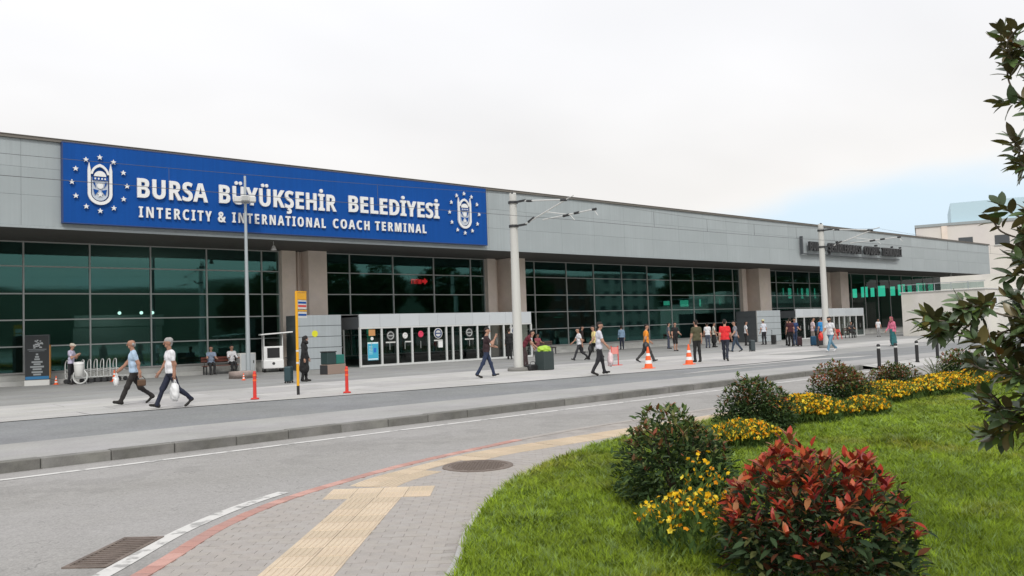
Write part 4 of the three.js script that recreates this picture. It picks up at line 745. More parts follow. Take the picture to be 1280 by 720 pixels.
function person(label, x, z, turn, o) {
  const S = (o.h ?? 1.72) / 1.74, P = { lean: 2, ...POSE[o.pose] }, top = o.top, sleeve = o.sleeve ?? 'short', leg = o.leg, shoe = o.shoe ?? [0.02, 0.018, 0.016], skin = o.skin ?? SKIN, W = o.wide ?? 1, prims = [], cell = o.cell ?? 0.02;
  const c = (k) => () => k, hem = o.hem ?? 0.9;
  const lean = (P.lean + (o.lean ?? 0)) * D2R, H0 = 0.93;
  const up = (u, f, s) => [s, H0 + u * Math.cos(lean) - f * Math.sin(lean), u * Math.sin(lean) + f * Math.cos(lean)];   // along the trunk: up, forward, sideways
  const capsule = (a, b, ra, rb, col, flat) => prims.push({ a, b, ra, rb, col, flat });
  const shirt = (px, py, pz) => { const u = (py - H0) * Math.cos(lean) + pz * Math.sin(lean) + H0; return u < hem ? leg : top; };
  capsule(up(0.0, 0, -0.075 * W), up(0.0, 0, 0.075 * W), 0.115, 0.115, shirt, 1.1);
  capsule(up(0.17, 0.005, -0.06 * W), up(0.17, 0.005, 0.06 * W), 0.112 * (0.5 + 0.5 * W), 0.112 * (0.5 + 0.5 * W), shirt, 1.1);
  capsule(up(0.38, 0.0, -0.085 * W), up(0.38, 0.0, 0.085 * W), 0.112, 0.112, shirt, 1.05);
  capsule(up(0.05, 0, 0), up(0.42, 0, 0), 0.125 * W, 0.12, shirt, 1.1);
  capsule(up(0.505, -0.01, -0.145), up(0.505, -0.01, 0.145), 0.058, 0.058, c(top));
  capsule(up(0.5, -0.01, 0), up(0.62, 0.02, 0), 0.06, 0.05, (a, b) => (b < H0 + 0.555 ? top : (o.neck ?? skin)));
  const wrists = [];
  for (const [s, A] of [[1, P.aL], [-1, P.aR]]) {
    const f = A[0] * D2R + lean * 0.6, ab = A[1] * D2R, e = f + A[2] * D2R, sh = up(0.475, -0.005, s * 0.178);
    const el = [sh[0] + s * Math.sin(ab) * 0.29, sh[1] - Math.cos(f) * Math.cos(ab) * 0.29, sh[2] + Math.sin(f) * Math.cos(ab) * 0.29], tw = A[3] ?? (A[2] > 80 ? -0.5 : 0), d = [s * Math.sin(ab) * 0.4 + s * tw, -Math.cos(e), Math.sin(e)], dl = Math.hypot(...d), dn = d.map((q) => q / dl), wr = el.map((q, i) => q + dn[i] * 0.25);
    capsule(sh, el, 0.06, 0.048, sleeve === 'none' ? c(skin) : sleeve === 'short' ? (a, b, cc) => { const t = Math.hypot(a - sh[0], b - sh[1], cc - sh[2]); return t > 0.2 ? skin : top; } : c(top));
    capsule(el, wr, sleeve === 'long' ? 0.047 : 0.042, 0.031, c(sleeve === 'long' ? top : skin));
    const pm = wr.map((q, i) => q + dn[i] * 0.075); capsule(wr, pm, 0.03, 0.032, c(skin)); wrists.push([wr, dn, s]);
  }
  let low = 1e9; const feet = [];
  for (const [s, A] of [[1, P.L], [-1, P.R]]) {
    const h = A[0] * D2R, k = h - A[1] * D2R, hip = [s * 0.085, H0 - 0.04, 0], kn = [hip[0] + s * 0.008, hip[1] - Math.cos(h) * 0.42, hip[2] + Math.sin(h) * 0.42], an = [kn[0], kn[1] - Math.cos(k) * 0.41, kn[2] + Math.sin(k) * 0.41], bare = o.shorts;
    capsule(hip, kn, 0.09, 0.066, c(leg)); capsule(kn, an, bare ? 0.056 : 0.066, bare ? 0.04 : 0.055, c(bare ? skin : leg));
    const ft = Math.max(-0.9, k * 0.75), heel = [an[0], an[1] - 0.045 * Math.cos(ft), an[2] - 0.04], toe = [an[0] + s * 0.02, an[1] - 0.055 + Math.sin(ft) * 0.19, an[2] + 0.17 * Math.cos(ft)];
    capsule(heel, toe, 0.04, 0.034, c(shoe)); low = Math.min(low, heel[1] - 0.04, toe[1] - 0.034); feet.push(an);
  }
  if (o.skirt) { const y = o.skirt, b = [(feet[0][0] + feet[1][0]) / 2, y, (feet[0][2] + feet[1][2]) / 2]; capsule(up(0.02, 0, 0), [b[0], y + 0.12, b[2]], 0.14, 0.2, c(o.skirtColour ?? leg)); }
  const body = netSurface(prims, cell, 0.045, 0.034, x * 7.3), head = up(0.735, 0.035, 0), tilt = (o.nod ?? 0) * D2R;
  // head on a finer grid
  const hp = [], hc = (dx, dy, dz) => { const y = dy * Math.cos(tilt) - dz * Math.sin(tilt), z2 = dy * Math.sin(tilt) + dz * Math.cos(tilt); return [head[0] + dx, head[1] + y, head[2] + z2]; };
  const face = (a, b, cc) => { const q = [a - head[0], b - head[1], cc - head[2]]; if (q[2] > 0.05 && Math.abs(Math.abs(q[0]) - 0.032) < 0.013 && Math.abs(q[1] - 0.005) < 0.009) return [0.03, 0.02, 0.016]; if (q[2] > 0.06 && Math.abs(q[0]) < 0.022 && Math.abs(q[1] + 0.062) < 0.006) return [0.27, 0.1, 0.08]; if (o.beard && q[1] < -0.045 && q[2] > -0.02) return o.beard; return skin; };
  const hcap = (a, b, ra, rb) => hp.push({ a: hc(...a), b: hc(...b), ra, rb, col: face });
  hcap([0, 0.025, -0.02], [0, 0.025, 0.015], 0.086, 0.082); hcap([0, -0.03, 0.01], [0, -0.06, 0.028], 0.07, 0.05); hcap([-0.02, -0.078, 0.045], [0.02, -0.078, 0.045], 0.026, 0.026); hcap([0, 0.005, 0.092], [0, -0.024, 0.108], 0.01, 0.016); hcap([0.076, 0.015, -0.015], [0.078, -0.03, -0.012], 0.018, 0.012); hcap([-0.076, 0.015, -0.015], [-0.078, -0.03, -0.012], 0.018, 0.012); hcap([0, -0.06, -0.01], [0, -0.16, -0.03], 0.056, 0.056);
  const parts = [body, netSurface(hp, cell * 0.5, 0.02)];
  // fingers
  for (const [wr, d, s] of wrists) {
    const D = V(...d), side = V(0, 0, 1).addScaledVector(D, -D.z).normalize(); if (side.length() < 0.5) side.set(1, 0, 0); const inn = new THREE.Vector3().crossVectors(D, side).multiplyScalar(s), base = V(...wr).addScaledVector(D, 0.085), cl = [];
    const finger = (p, dir, len, r) => { const mid = p.clone().addScaledVector(dir, len * 0.55), tip = mid.clone().addScaledVector(dir, len * 0.35).addScaledVector(inn, -len * 0.32); cl.push(bar(p.toArray(), mid.toArray(), r, r * 0.92, 5), bar(mid.toArray(), tip.toArray(), r * 0.92, r * 0.7, 5)); };
    [[0.029, 0.07], [0.01, 0.078], [-0.01, 0.074], [-0.028, 0.058]].forEach(([q, l]) => finger(base.clone().addScaledVector(side, q), D.clone().addScaledVector(side, q * 2).normalize(), l, 0.0095));
    finger(V(...wr).addScaledVector(D, 0.035).addScaledVector(side, 0.03), D.clone().addScaledVector(side, 0.8).normalize(), 0.058, 0.011);
    const g = join(cl); const col = new Float32Array(g.attributes.position.count * 3); for (let i = 0; i < col.length; i += 3) { col[i] = skin[0]; col[i + 1] = skin[1]; col[i + 2] = skin[2]; } g.setAttribute('color', new THREE.BufferAttribute(col, 3)); g.deleteAttribute('uv'); parts.push(g);
  }
  const t = new THREE.Group(); t.name = numbered('person'); tag(t, label, 'person', o.group ?? 'travellers on the plaza');
  part(t, 'body', parts, cloth);
  // hair, scarf or cap
  const hair = [], hk = o.hair ?? DARKH, hcol = (ck) => (a, b, ra, rb) => hair.push({ a: hc(...a), b: hc(...b), ra, rb, col: () => ck }), hh = hcol(hk);
  if (o.scarf) { const sc = hcol(o.scarf); sc([0, 0.03, -0.03], [0, 0.045, 0.0], 0.1, 0.094); sc([0, -0.03, -0.05], [0, -0.1, -0.03], 0.088, 0.085); sc([0.05, -0.12, -0.01], [-0.05, -0.12, -0.01], 0.075, 0.075); sc([0, -0.115, 0.05], [0, -0.16, 0.05], 0.05, 0.07); sc([0, -0.12, -0.06], [0, -0.26, -0.09], 0.09, 0.1); } else if (o.cap) { const cp = hcol(o.cap); cp([0, 0.055, -0.025], [0, 0.055, 0.015], 0.09, 0.088); cp([0, 0.045, 0.06], [0, 0.035, 0.14], 0.045, 0.03); hh([0, -0.02, -0.06], [0, -0.05, -0.055], 0.055, 0.05); } else if (o.bald) { hh([-0.07, 0.0, -0.04], [0.07, 0.0, -0.04], 0.034, 0.034); hh([0, 0.0, -0.07], [0, -0.03, -0.07], 0.048, 0.045); } else { hh([0, 0.055, -0.035], [0, 0.062, 0.012], 0.088, 0.078); hh([0, 0.0, -0.06], [0, -0.045, -0.05], 0.062, 0.052); if (o.long) hh([0, -0.02, -0.06], [0, -0.2, -0.075], 0.075, 0.06); }
  part(t, o.scarf ? 'headscarf' : o.cap ? 'cap' : 'hair', netSurface(hair, cell * 0.5, 0.02, 0.02, x), cloth);
  const drop = o.pose === 'sit' ? H0 - 0.135 - (o.seat ?? 0.45) / S : low;
  for (const ch of t.children) { ch.geometry.translate(0, -drop, 0); if (o.pose === 'sit') ch.geometry.translate(0, 0, 0); }
  t.scale.setScalar(S); t.position.set(x, o.y ?? 0, z); t.rotation.y = turn; scene.add(t);
  t.updateMatrixWorld(true);
  return { root: t, hands: wrists.map(([w, d]) => V(w[0] + d[0] * 0.12, w[1] + d[1] * 0.12 - drop, w[2] + d[2] * 0.12).applyMatrix4(t.matrixWorld)) };
}
const LEFT = -2.29, RIGHT = 0.85, HERE = -0.72, AWAY = 2.42;      // headings across, towards and away from the viewpoint
const navy = [0.012, 0.016, 0.035], blackC = [0.012, 0.012, 0.013], whiteC = [0.66, 0.66, 0.68], jeans = [0.05, 0.09, 0.17];
// things people carry
function carrier(label, p, w, h, mat, turn) {
  const g = new THREE.SphereGeometry(1, 20, 16), q = g.attributes.position;
  for (let i = 0; i < q.count; i++) { const x = q.getX(i), y = q.getY(i), z = q.getZ(i), n = noise3(x * 3.1 + 9, y * 3.1, z * 5.3 + p.x), k = Math.pow(Math.max(Math.abs(x), Math.abs(z) * 0.8, 0.2), -0.35); q.setXYZ(i, x * k * w * (0.42 + 0.16 * n) * (1 - 0.22 * y), y * h * 0.5 * (0.92 + 0.16 * n), z * k * w * 0.24 * (0.8 + 0.5 * n)); }
  g.computeVertexNormals();
  const t = thing('carrier_bag', label, 'bag', [p.x, p.y - h * 0.5 - 0.1, p.z], turn, 'bags carried by travellers'); part(t, 'sack', g, mat); part(t, 'handle', [tube([[-0.09, h * 0.42, 0.02], [-0.03, h * 0.5 + 0.08, 0.01], [0.03, h * 0.5 + 0.08, 0.01], [0.09, h * 0.42, 0.02]], 0.008, 14, 5), tube([[-0.09, h * 0.42, -0.02], [-0.03, h * 0.5 + 0.08, -0.01], [0.03, h * 0.5 + 0.08, -0.01], [0.09, h * 0.42, -0.02]], 0.008, 14, 5)], mat); return t;
}
const plastic = new THREE.MeshPhysicalMaterial({ color: lin(0.72, 0.72, 0.72), roughness: 0.5 });
function suitcase(label, x, z, turn, w, h, mat, y = 0) {
  const t = thing('suitcase', label, 'suitcase', [x, y, z], turn, 'suitcases on the plaza'), d = w * 0.55;
  part(t, 'shell', rbox(-w / 2, w / 2, 0.06, h, -d / 2, d / 2, 0.05, 3), mat); for (let k = -2; k <= 2; k++) part(t, 'ridge', box(k * w * 0.17 - 0.012, k * w * 0.17 + 0.012, 0.14, h - 0.08, d / 2 - 0.002, d / 2 + 0.006), mat);
  for (const [a, b] of [[-1, -1], [1, -1], [-1, 1], [1, 1]]) part(t, 'wheel', at(new THREE.CylinderGeometry(0.035, 0.035, 0.025, 12).rotateZ(Math.PI / 2), a * w * 0.38, 0.035, b * d * 0.36), M.black);
  part(t, 'handle', [bar([-0.09, h - 0.02, -d * 0.4], [-0.09, h + 0.33, -d * 0.4], 0.009), bar([0.09, h - 0.02, -d * 0.4], [0.09, h + 0.33, -d * 0.4], 0.009), bar([-0.11, h + 0.33, -d * 0.4], [0.11, h + 0.33, -d * 0.4], 0.016)], M.dark); return t;
}
{
  const fine = 0.015;
  const a = person('older man in a light blue shirt and dark trousers striding along the paving', 7.2, 18.5, -1.75, { pose: 'walk', top: [0.36, 0.47, 0.6], leg: [0.02, 0.017, 0.016], skin: SKIN2, hair: GREYH, bald: true, h: 1.74, wide: 1.12, cell: fine, y: 0.018 });
  carrier('small white carrier bag held by the man in the light blue shirt', a.hands[1], 0.24, 0.26, plastic, -1.7);
  const bb = thing('shoulder_bag', 'brown shoulder bag at the hip of the man in the light blue shirt', 'bag', [a.hands[0].x + 0.03, a.hands[0].y - 0.2, a.hands[0].z], -1.75, 'bags carried by travellers'); part(bb, 'body', rbox(-0.045, 0.045, -0.05, 0.13, -0.11, 0.11, 0.04), std([0.1, 0.055, 0.03], 0.7)); part(bb, 'strap', tube([[0, 0.13, -0.1], [0, 0.22, 0], [0, 0.13, 0.1]], 0.01, 12, 5), M.dark);
  const b = person('older man in a white polo shirt and navy trousers carrying a white bag', 7.42, 20.75, -1.62, { pose: 'bagwalk', top: whiteC, leg: navy, skin: SKIN2, hair: GREYH, h: 1.74, wide: 1.12, cell: fine, neck: [0.03, 0.02, 0.02], y: 0.018 });
  carrier('bulging white carrier bag held by the man in the white polo', b.hands[0], 0.36, 0.46, plastic, -1.6);
  person('person in a pale cap and lilac top standing beside the trolleys', 9.35, 2.75, RIGHT, { pose: 'fold', top: [0.5, 0.47, 0.6], leg: [0.02, 0.02, 0.024], cap: [0.55, 0.5, 0.42], h: 1.68 });
  person('person in a grey blue shirt seated on the dark red bench', 16.0, 1.35, HERE + 0.5, { pose: 'sit', top: [0.22, 0.27, 0.36], leg: [0.02, 0.02, 0.022], h: 1.7 });
  person('man in a white shirt seated on the dark red bench by the white cabinet', 17.05, 1.35, HERE + 0.6, { pose: 'sit', top: whiteC, sleeve: 'long', leg: [0.02, 0.02, 0.022], h: 1.7 });
  const d = person('woman in a long black coat and headscarf standing with a suitcase', 14.9, 13.4, RIGHT, { pose: 'stand', top: blackC, sleeve: 'long', leg: blackC, skirt: 0.36, wide: 1.25, scarf: [0.016, 0.014, 0.014], h: 1.66 });
  suitcase('dark teal suitcase beside the woman in black', 14.2, 13.5, RIGHT, 0.44, 0.62, std([0.02, 0.05, 0.06], 0.5));
  person('man in a dark maroon shirt and jeans walking with a phone at his ear', 18.9, 19.45, RIGHT + 0.15, { pose: 'phone', top: [0.03, 0.013, 0.016], leg: [0.02, 0.032, 0.07], skin: SKIN, h: 1.72, wide: 1.15, cell: 0.018, y: 0.018 });
  person('person in maroon bending over beside the white mast', 25.4, 14.2, RIGHT, { pose: 'bend', top: [0.12, 0.015, 0.025], leg: [0.05, 0.03, 0.03], h: 1.7 });
  person('person dressed in black standing behind the white mast', 31.6, 6.1, AWAY, { pose: 'stand', top: blackC, sleeve: 'long', leg: blackC, h: 1.72 });
  person('traveller in a red and grey top seated on the dark bench beyond the mast', 38.0, 1.6, HERE + 0.4, { pose: 'sit', top: [0.3, 0.08, 0.1], leg: [0.03, 0.03, 0.035], h: 1.66 });
  person('person in dark clothes standing by the glass front beyond the seated traveller', 40.4, 3.4, RIGHT, { pose: 'stand', top: [0.03, 0.017, 0.017], sleeve: 'long', leg: [0.018, 0.018, 0.02], h: 1.72 });
  suitcase('black suitcase beside the person in dark clothes by the glass', 40.9, 3.8, 0.4, 0.4, 0.6, M.black);
  const y = person('man in a pale yellow shirt and black trousers walking with a bag', 31.4, 13.0, LEFT + 0.3, { pose: 'walkB', top: [0.66, 0.55, 0.24], leg: blackC, h: 1.72 });
  carrier('black bag held by the man in the pale yellow shirt', y.hands[0], 0.3, 0.34, M.black, LEFT);
  person('person in a white shirt beside the man in pale yellow', 31.0, 12.3, LEFT + 0.2, { pose: 'walk', top: whiteC, leg: [0.03, 0.03, 0.035], h: 1.66 });
  const w = person('man in a long white shirt walking with carrier bags at the lane edge', 21.25, 22.75, RIGHT + 0.1, { pose: 'stroll', top: [0.6, 0.6, 0.66], leg: [0.02, 0.02, 0.024], hem: 0.8, h: 1.74, cell: 0.018, y: 0.018 });
  carrier('white and pink carrier bag held by the man in the long white shirt', w.hands[1], 0.34, 0.5, std([0.7, 0.55, 0.56], 0.5), RIGHT);
  person('person in a pale blue jacket standing against the glass front', 45.8, 2.2, AWAY, { pose: 'stand', top: [0.2, 0.3, 0.42], sleeve: 'long', leg: navy, h: 1.66 });
  const q = person('man in an orange shirt walking past a cone with a black bag', 29.5, 18.0, RIGHT + 0.1, { pose: 'walkB', top: [0.75, 0.26, 0.02], leg: [0.05, 0.05, 0.05], h: 1.7 });
  carrier('black bag at the side of the man in the orange shirt', q.hands[1].setY(q.hands[1].y + 0.32), 0.42, 0.44, M.black, RIGHT);
  person('person in grey standing behind the man in black', 46.5, 5.9, RIGHT, { pose: 'stand', top: [0.13, 0.14, 0.17], leg: [0.05, 0.06, 0.09], h: 1.74 });
  person('man in a black top and black shorts standing on the plaza', 42.6, 9.5, HERE + 0.2, { pose: 'standB', top: blackC, leg: blackC, shorts: true, h: 1.74 });
  person('man in an olive shirt and black trousers standing by a cone', 29.9, 20.5, AWAY + 0.2, { pose: 'stand', top: [0.075, 0.07, 0.035], leg: blackC, h: 1.76, wide: 1.1, cell: 0.018 });
  person('person in a white top standing beyond the man in olive', 47.6, 8.4, AWAY, { pose: 'stand', top: whiteC, leg: [0.06, 0.07, 0.1], h: 1.66 });
  person('person in a cream top and dark skirt beyond the man in olive', 49.0, 7.9, RIGHT, { pose: 'standB', top: [0.6, 0.56, 0.48], leg: blackC, skirt: 0.3, h: 1.66 });
  person('man in a red shirt and dark jeans walking away from the cones', 31.0, 21.2, AWAY - 0.4, { pose: 'stroll', top: [0.68, 0.025, 0.03], leg: [0.02, 0.025, 0.04], h: 1.74, wide: 1.1, cell: 0.018 });
  person('person in grey pulling a dark suitcase beyond the man in red', 40.6, 15.3, LEFT, { pose: 'pull', top: [0.22, 0.22, 0.25], leg: [0.03, 0.05, 0.08], h: 1.7 });
  suitcase('dark grey suitcase pulled by the person in grey', 41.3, 15.9, LEFT, 0.46, 0.66, std([0.04, 0.055, 0.06], 0.5));
  person('person in a white top near the pale booth', 51.6, 8.8, RIGHT, { pose: 'stand', top: whiteC, leg: blackC, h: 1.66 });
  person('man in a pale cap and white shirt at the pale booth', 53.3, 9.2, AWAY + 0.4, { pose: 'stand', top: [0.58, 0.6, 0.66], leg: [0.02, 0.02, 0.025], cap: [0.6, 0.56, 0.3], h: 1.74 });
  suitcase('black suitcase beside the man in the pale cap', 53.9, 9.6, 0.3, 0.5, 0.7, M.black);
  const bl = person('woman in black holding a white bag by the far porch', 51.1, 12.3, RIGHT, { pose: 'stand', top: blackC, sleeve: 'long', leg: blackC, h: 1.62, long: true }); carrier('white bag held by the woman in black near the far porch', bl.hands[1], 0.36, 0.4, plastic, RIGHT);
  person('man in a dark wine red shirt in the group with suitcases', 49.4, 13.6, AWAY, { pose: 'stand', top: [0.06, 0.014, 0.02], leg: blackC, h: 1.76 });
  person('man in a dark blue shirt in the group with suitcases', 50.6, 13.2, HERE, { pose: 'standB', top: [0.02, 0.045, 0.13], leg: [0.03, 0.05, 0.1], h: 1.76 });
  suitcase('wine red suitcase at the feet of the man in wine red', 49.6, 14.1, 0.6, 0.5, 0.62, std([0.035, 0.01, 0.014], 0.5)); suitcase('blue suitcase at the feet of the man in dark blue', 49.9, 14.9, 0.6, 0.62, 0.64, std([0.01, 0.07, 0.14], 0.5));
  person('man in a pinkish white shirt in the group with suitcases', 50.6, 14.5, RIGHT, { pose: 'standB', top: [0.62, 0.5, 0.52], leg: [0.45, 0.38, 0.33], h: 1.76 });
  person('person in a navy shirt leaning over the black suitcase', 50.0, 15.1, RIGHT, { pose: 'standB', top: [0.012, 0.05, 0.11], leg: blackC, lean: 16, h: 1.74 });
  person('person in a bright blue shirt beside the farther white mast', 48.9, 16.1, AWAY, { pose: 'stand', top: [0.03, 0.24, 0.55], leg: [0.02, 0.03, 0.05], h: 1.74 });
  suitcase('big black suitcase beside the farther white mast', 48.3, 16.2, 0.6, 0.62, 0.72, M.black);
  const wj = person('man in a white shirt and light jeans striding past the farther mast', 40.4, 21.1, LEFT + 0.5, { pose: 'walk', top: whiteC, leg: [0.12, 0.24, 0.33], shoe: [0.6, 0.6, 0.6], h: 1.78, cell: 0.018, beard: [0.03, 0.02, 0.018] });
  carrier('red bag held by the man in light jeans', wj.hands[1].setY(wj.hands[1].y + 0.2), 0.36, 0.4, M.red, LEFT);
  person('person in dark clothes seated on the bench by the far porch', 69.9, 7.4, HERE, { pose: 'sit', top: [0.03, 0.03, 0.034], leg: [0.03, 0.03, 0.03], h: 1.7 });
  person('woman in a pink top and long teal skirt walking near the concrete block', 47.7, 21.0, LEFT + 0.4, { pose: 'stroll', top: [0.62, 0.16, 0.25], sleeve: 'long', leg: [0.02, 0.13, 0.14], skirt: 0.12, skirtColour: [0.03, 0.13, 0.14], hem: 0.72, scarf: [0.3, 0.08, 0.1], h: 1.62 });
  person('small person in white standing in the shade by the concrete block', 72.5, 8.6, HERE, { pose: 'stand', top: whiteC, leg: [0.3, 0.3, 0.3], h: 1.5 });
}

// ---------------------------------------------------------------- plants
function leafGeo(len, wid, fold = 0.25, droop = 0.2, n = 3, both) {
  // points from the stalk at the origin along +z, its upper face to +y
  const P = [], I = [], C = [], mid = [], L = [], Rr = [];
  const put = (x, y, z) => { P.push(x, y, z); return P.length / 3 - 1; };
  for (let i = 0; i <= n; i++) { const t = i / n, w = wid * 0.5 * (both ? Math.pow(Math.sin(Math.PI * Math.pow(t, 0.95)), 0.75) : Math.sin(Math.PI * Math.pow(t, 0.85))) , y = -droop * len * t * t; mid.push(put(0, y, len * t)); if (i && i < n) { L.push(put(-w, y + fold * w, len * t)); Rr.push(put(w, y + fold * w, len * t)); } }
  for (let i = 0; i < n; i++) for (const [S, f] of [[L, 1], [Rr, 0]]) { const a = mid[i], b = mid[i + 1], c = S[i - 1], d = S[i]; const tri = (p, q, r) => (f ? I.push(p, r, q) : I.push(p, q, r)); if (c !== undefined && d !== undefined) { tri(a, b, d); tri(a, d, c); } else if (d !== undefined) tri(a, b, d); else tri(a, b, c); }
  const g = new THREE.BufferGeometry(); g.setAttribute('position', new THREE.Float32BufferAttribute(P, 3)); g.setIndex(I); 
  if (both) { const lay = (dy, col, flip) => { const q = g.clone(); q.translate(0, dy, 0); if (flip) { const ix = q.index.array; for (let i = 0; i < ix.length; i += 3) [ix[i], ix[i + 1]] = [ix[i + 1], ix[i]]; } const c = []; for (let i = 0; i < P.length / 3; i++) c.push(...col); q.setAttribute('color', new THREE.Float32BufferAttribute(c, 3)); q.computeVertexNormals(); return q; }; return mergeGeometries([lay(0, both[0], false), lay(-0.0015, both[1], true)], false); }
  g.computeVertexNormals(); return g;
}
const leafMat = (c, rough = 0.75, tr = 0.3) => new THREE.MeshPhysicalMaterial({ color: lin(...c), roughness: rough, transmission: tr, thickness: 0, ior: 1.4, specularIntensity: rough > 0.7 ? 0.35 : 0.8, side: THREE.DoubleSide });
const leafWhite = leafMat([1, 1, 1]);
const tmpM = new THREE.Matrix4(), tmpQ = new THREE.Quaternion(), tmpS = V(1, 1, 1);
function aim(dir, roll) { // quaternion that turns +z into dir, upper face away from the ground
  const z = dir.clone().normalize(), x = new THREE.Vector3().crossVectors(V(0, 1, 0), z); if (x.lengthSq() < 1e-4) x.set(1, 0, 0); x.normalize(); const y = new THREE.Vector3().crossVectors(z, x);
  const q = new THREE.Quaternion().setFromRotationMatrix(new THREE.Matrix4().makeBasis(x, y, z)); return q.multiply(new THREE.Quaternion().setFromAxisAngle(V(0, 0, 1), roll));
}
// leaves: list of {p, q, s, c}; the first few as single leaves, the rest together
function leafPart(parent, geo, leaves, single, mats) {
  leaves.slice(0, single).forEach((l) => { const m = part(parent, 'leaf', geo, mats[l.k]); m.position.copy(l.p); m.quaternion.copy(l.q); m.scale.setScalar(l.s); });
  const rest = leaves.slice(single); if (!rest.length) return;
  const im = new THREE.InstancedMesh(geo, leafWhite, rest.length); im.name = 'foliage'; im.userData.kind = 'stuff'; shade(im);
  rest.forEach((l, i) => { im.setMatrixAt(i, tmpM.compose(l.p, l.q, tmpS.setScalar(l.s))); im.setColorAt(i, mats[l.k].color); }); parent.add(im);
}
const TO_CAM = (x, z) => { const d = Math.hypot(x, 42.5 - z); return V(-x / d, 0, (42.5 - z) / d); };
function bush(label, x, z, rx, h, o) {
  const R = rng(o.seed), t = thing('shrub', label, 'shrub', [x, -0.07, z], 0, 'shrubs in the flower bed'), leaves = [], cam = TO_CAM(x, z), geo = leafGeo(o.len, o.len * (o.w ?? 0.42), 0.3, 0.16, 3);
  for (let s = 0; s < (o.stems ?? 7); s++) { const a = R() * 6.28, r = rx * (0.35 + 0.5 * R()), e = V(Math.cos(a) * r, h * (0.6 + 0.3 * R()), Math.sin(a) * r); part(t, 'stem', tube([[e.x * 0.06, 0, e.z * 0.06], [e.x * 0.45, e.y * 0.5, e.z * 0.45], [e.x, e.y, e.z]], 0.009, 8, 5), o.stem ?? stemMat); }
  const lump = (d) => 0.76 + 0.44 * noise3(d.x * 2.6 + o.seed, d.y * 2.6 + 3, d.z * 2.6 + 7) + 0.12 * noise3(d.x * 7 + o.seed, d.y * 7, d.z * 7);
  for (let i = 0; i < o.n; i++) {
    const a = R() * 6.283, cy = Math.pow(R(), 0.85), sy = Math.sqrt(1 - cy * cy), d = V(Math.cos(a) * sy, cy, Math.sin(a) * sy), f = (o.core ?? 0.42) + (1 - (o.core ?? 0.42)) * Math.sqrt(R()), k = lump(d) * f;
    const bul = 1 + 0.12 * Math.sin(cy * 3.14), p = V(d.x * rx * k * bul, 0.04 + d.y * h * k * 0.95, d.z * rx * k * bul); if (R() < 0.25) p.y = Math.max(0.03, p.y * R());
    const dir = V(d.x * 0.8 + (R() - 0.5) * 1.5, 0.1 + d.y * 0.45 + (R() - 0.5) * 1.4, d.z * 0.8 + (R() - 0.5) * 1.5);
    leaves.push({ p, q: aim(dir, (R() - 0.5) * 1.2), s: 0.65 + 0.6 * R(), k: o.pick(p, f, R, h), near: p.dot(cam) * 1.2 + f * rx + p.y * 0.5 });
  }
  // young shoots standing out of the crown
  for (let s = 0; s < (o.shoots ?? 0); s++) {
    const a = R() * 6.283, cy = 0.35 + 0.6 * R(), sy = Math.sqrt(1 - cy * cy), d = V(Math.cos(a) * sy, cy, Math.sin(a) * sy), k = lump(d), b = V(d.x * rx * k, d.y * h * k * 0.95, d.z * rx * k), dir = V(d.x * 0.6, 1, d.z * 0.6).normalize(), l = o.len * (0.3 + 0.7 * R());
    part(t, 'shoot', bar(b.toArray(), b.clone().addScaledVector(dir, l).toArray(), 0.004, 0.002, 4), o.stem ?? stemMat);
    for (let i = 0; i < 6; i++) { const an = i * 2.4 + R(), u = dir.clone().addScaledVector(V(Math.cos(an), 0, Math.sin(an)), 0.55 + 0.4 * R()); leaves.push({ p: b.clone().addScaledVector(dir, l * (0.25 + 0.14 * i)), q: aim(u, (R() - 0.5)), s: 0.75 + 0.5 * R(), k: o.young(R), near: 9 + b.dot(cam) }); }
  }
  leaves.sort((p, q) => q.near - p.near);
  leafPart(t, geo, leaves, o.single ?? 0, o.mats); return t;
}
const stemMat = std([0.09, 0.06, 0.04], 0.9);
const redMats = [[0.38, 0.042, 0.022], [0.46, 0.1, 0.035], [0.19, 0.02, 0.02], [0.36, 0.15, 0.06], [0.04, 0.07, 0.026], [0.026, 0.05, 0.022], [0.1, 0.11, 0.035], [0.15, 0.055, 0.026], [0.055, 0.095, 0.04]].map((c) => leafMat(c, 0.45, 0.18));
const greenMats = [[0.042, 0.08, 0.026], [0.06, 0.105, 0.03], [0.095, 0.145, 0.038], [0.03, 0.058, 0.02], [0.17, 0.18, 0.055], [0.2, 0.09, 0.035], [0.3, 0.08, 0.045]].map((c) => leafMat(c, 0.62, 0.25));
bush('large photinia shrub with bright red young leaves on the lawn', 5.24, 39.56, 0.6, 0.88, { seed: 3, n: 3900, len: 0.088, w: 0.44, single: 300, shoots: 90, stems: 12, mats: redMats, core: 0.3,
  pick: (p, f, R, h) => { const top = p.y / h + 0.35 * (R() - 0.5); if (top > 0.76 && f > 0.7 && R() < 0.85) return [0, 1, 0, 2, 3, 1, 7, 6][Math.floor(R() * 8)]; if (top > 0.45 && R() < 0.36) return [2, 7, 0, 3, 6][Math.floor(R() * 5)]; return [4, 5, 4, 5, 8, 6, 7, 4][Math.floor(R() * 8)]; }, young: (R) => [0, 1, 0, 2, 3, 1][Math.floor(R() * 6)] });
bush('big dark green rounded shrub with few bronze tips next to the red one', 6.52, 37.41, 0.53, 0.93, { seed: 8, n: 4300, len: 0.078, w: 0.4, single: 300, shoots: 46, stems: 10, mats: greenMats, core: 0.35,
  pick: (p, f, R, h) => { const q = p.y / h; if (q > 0.6 && R() < 0.5) return [2, 4, 1, 5, 2][Math.floor(R() * 5)]; return [0, 1, 3, 0, 1, 2, 3][Math.floor(R() * 7)]; }, young: (R) => [2, 4, 5, 4, 6, 2][Math.floor(R() * 6)] });
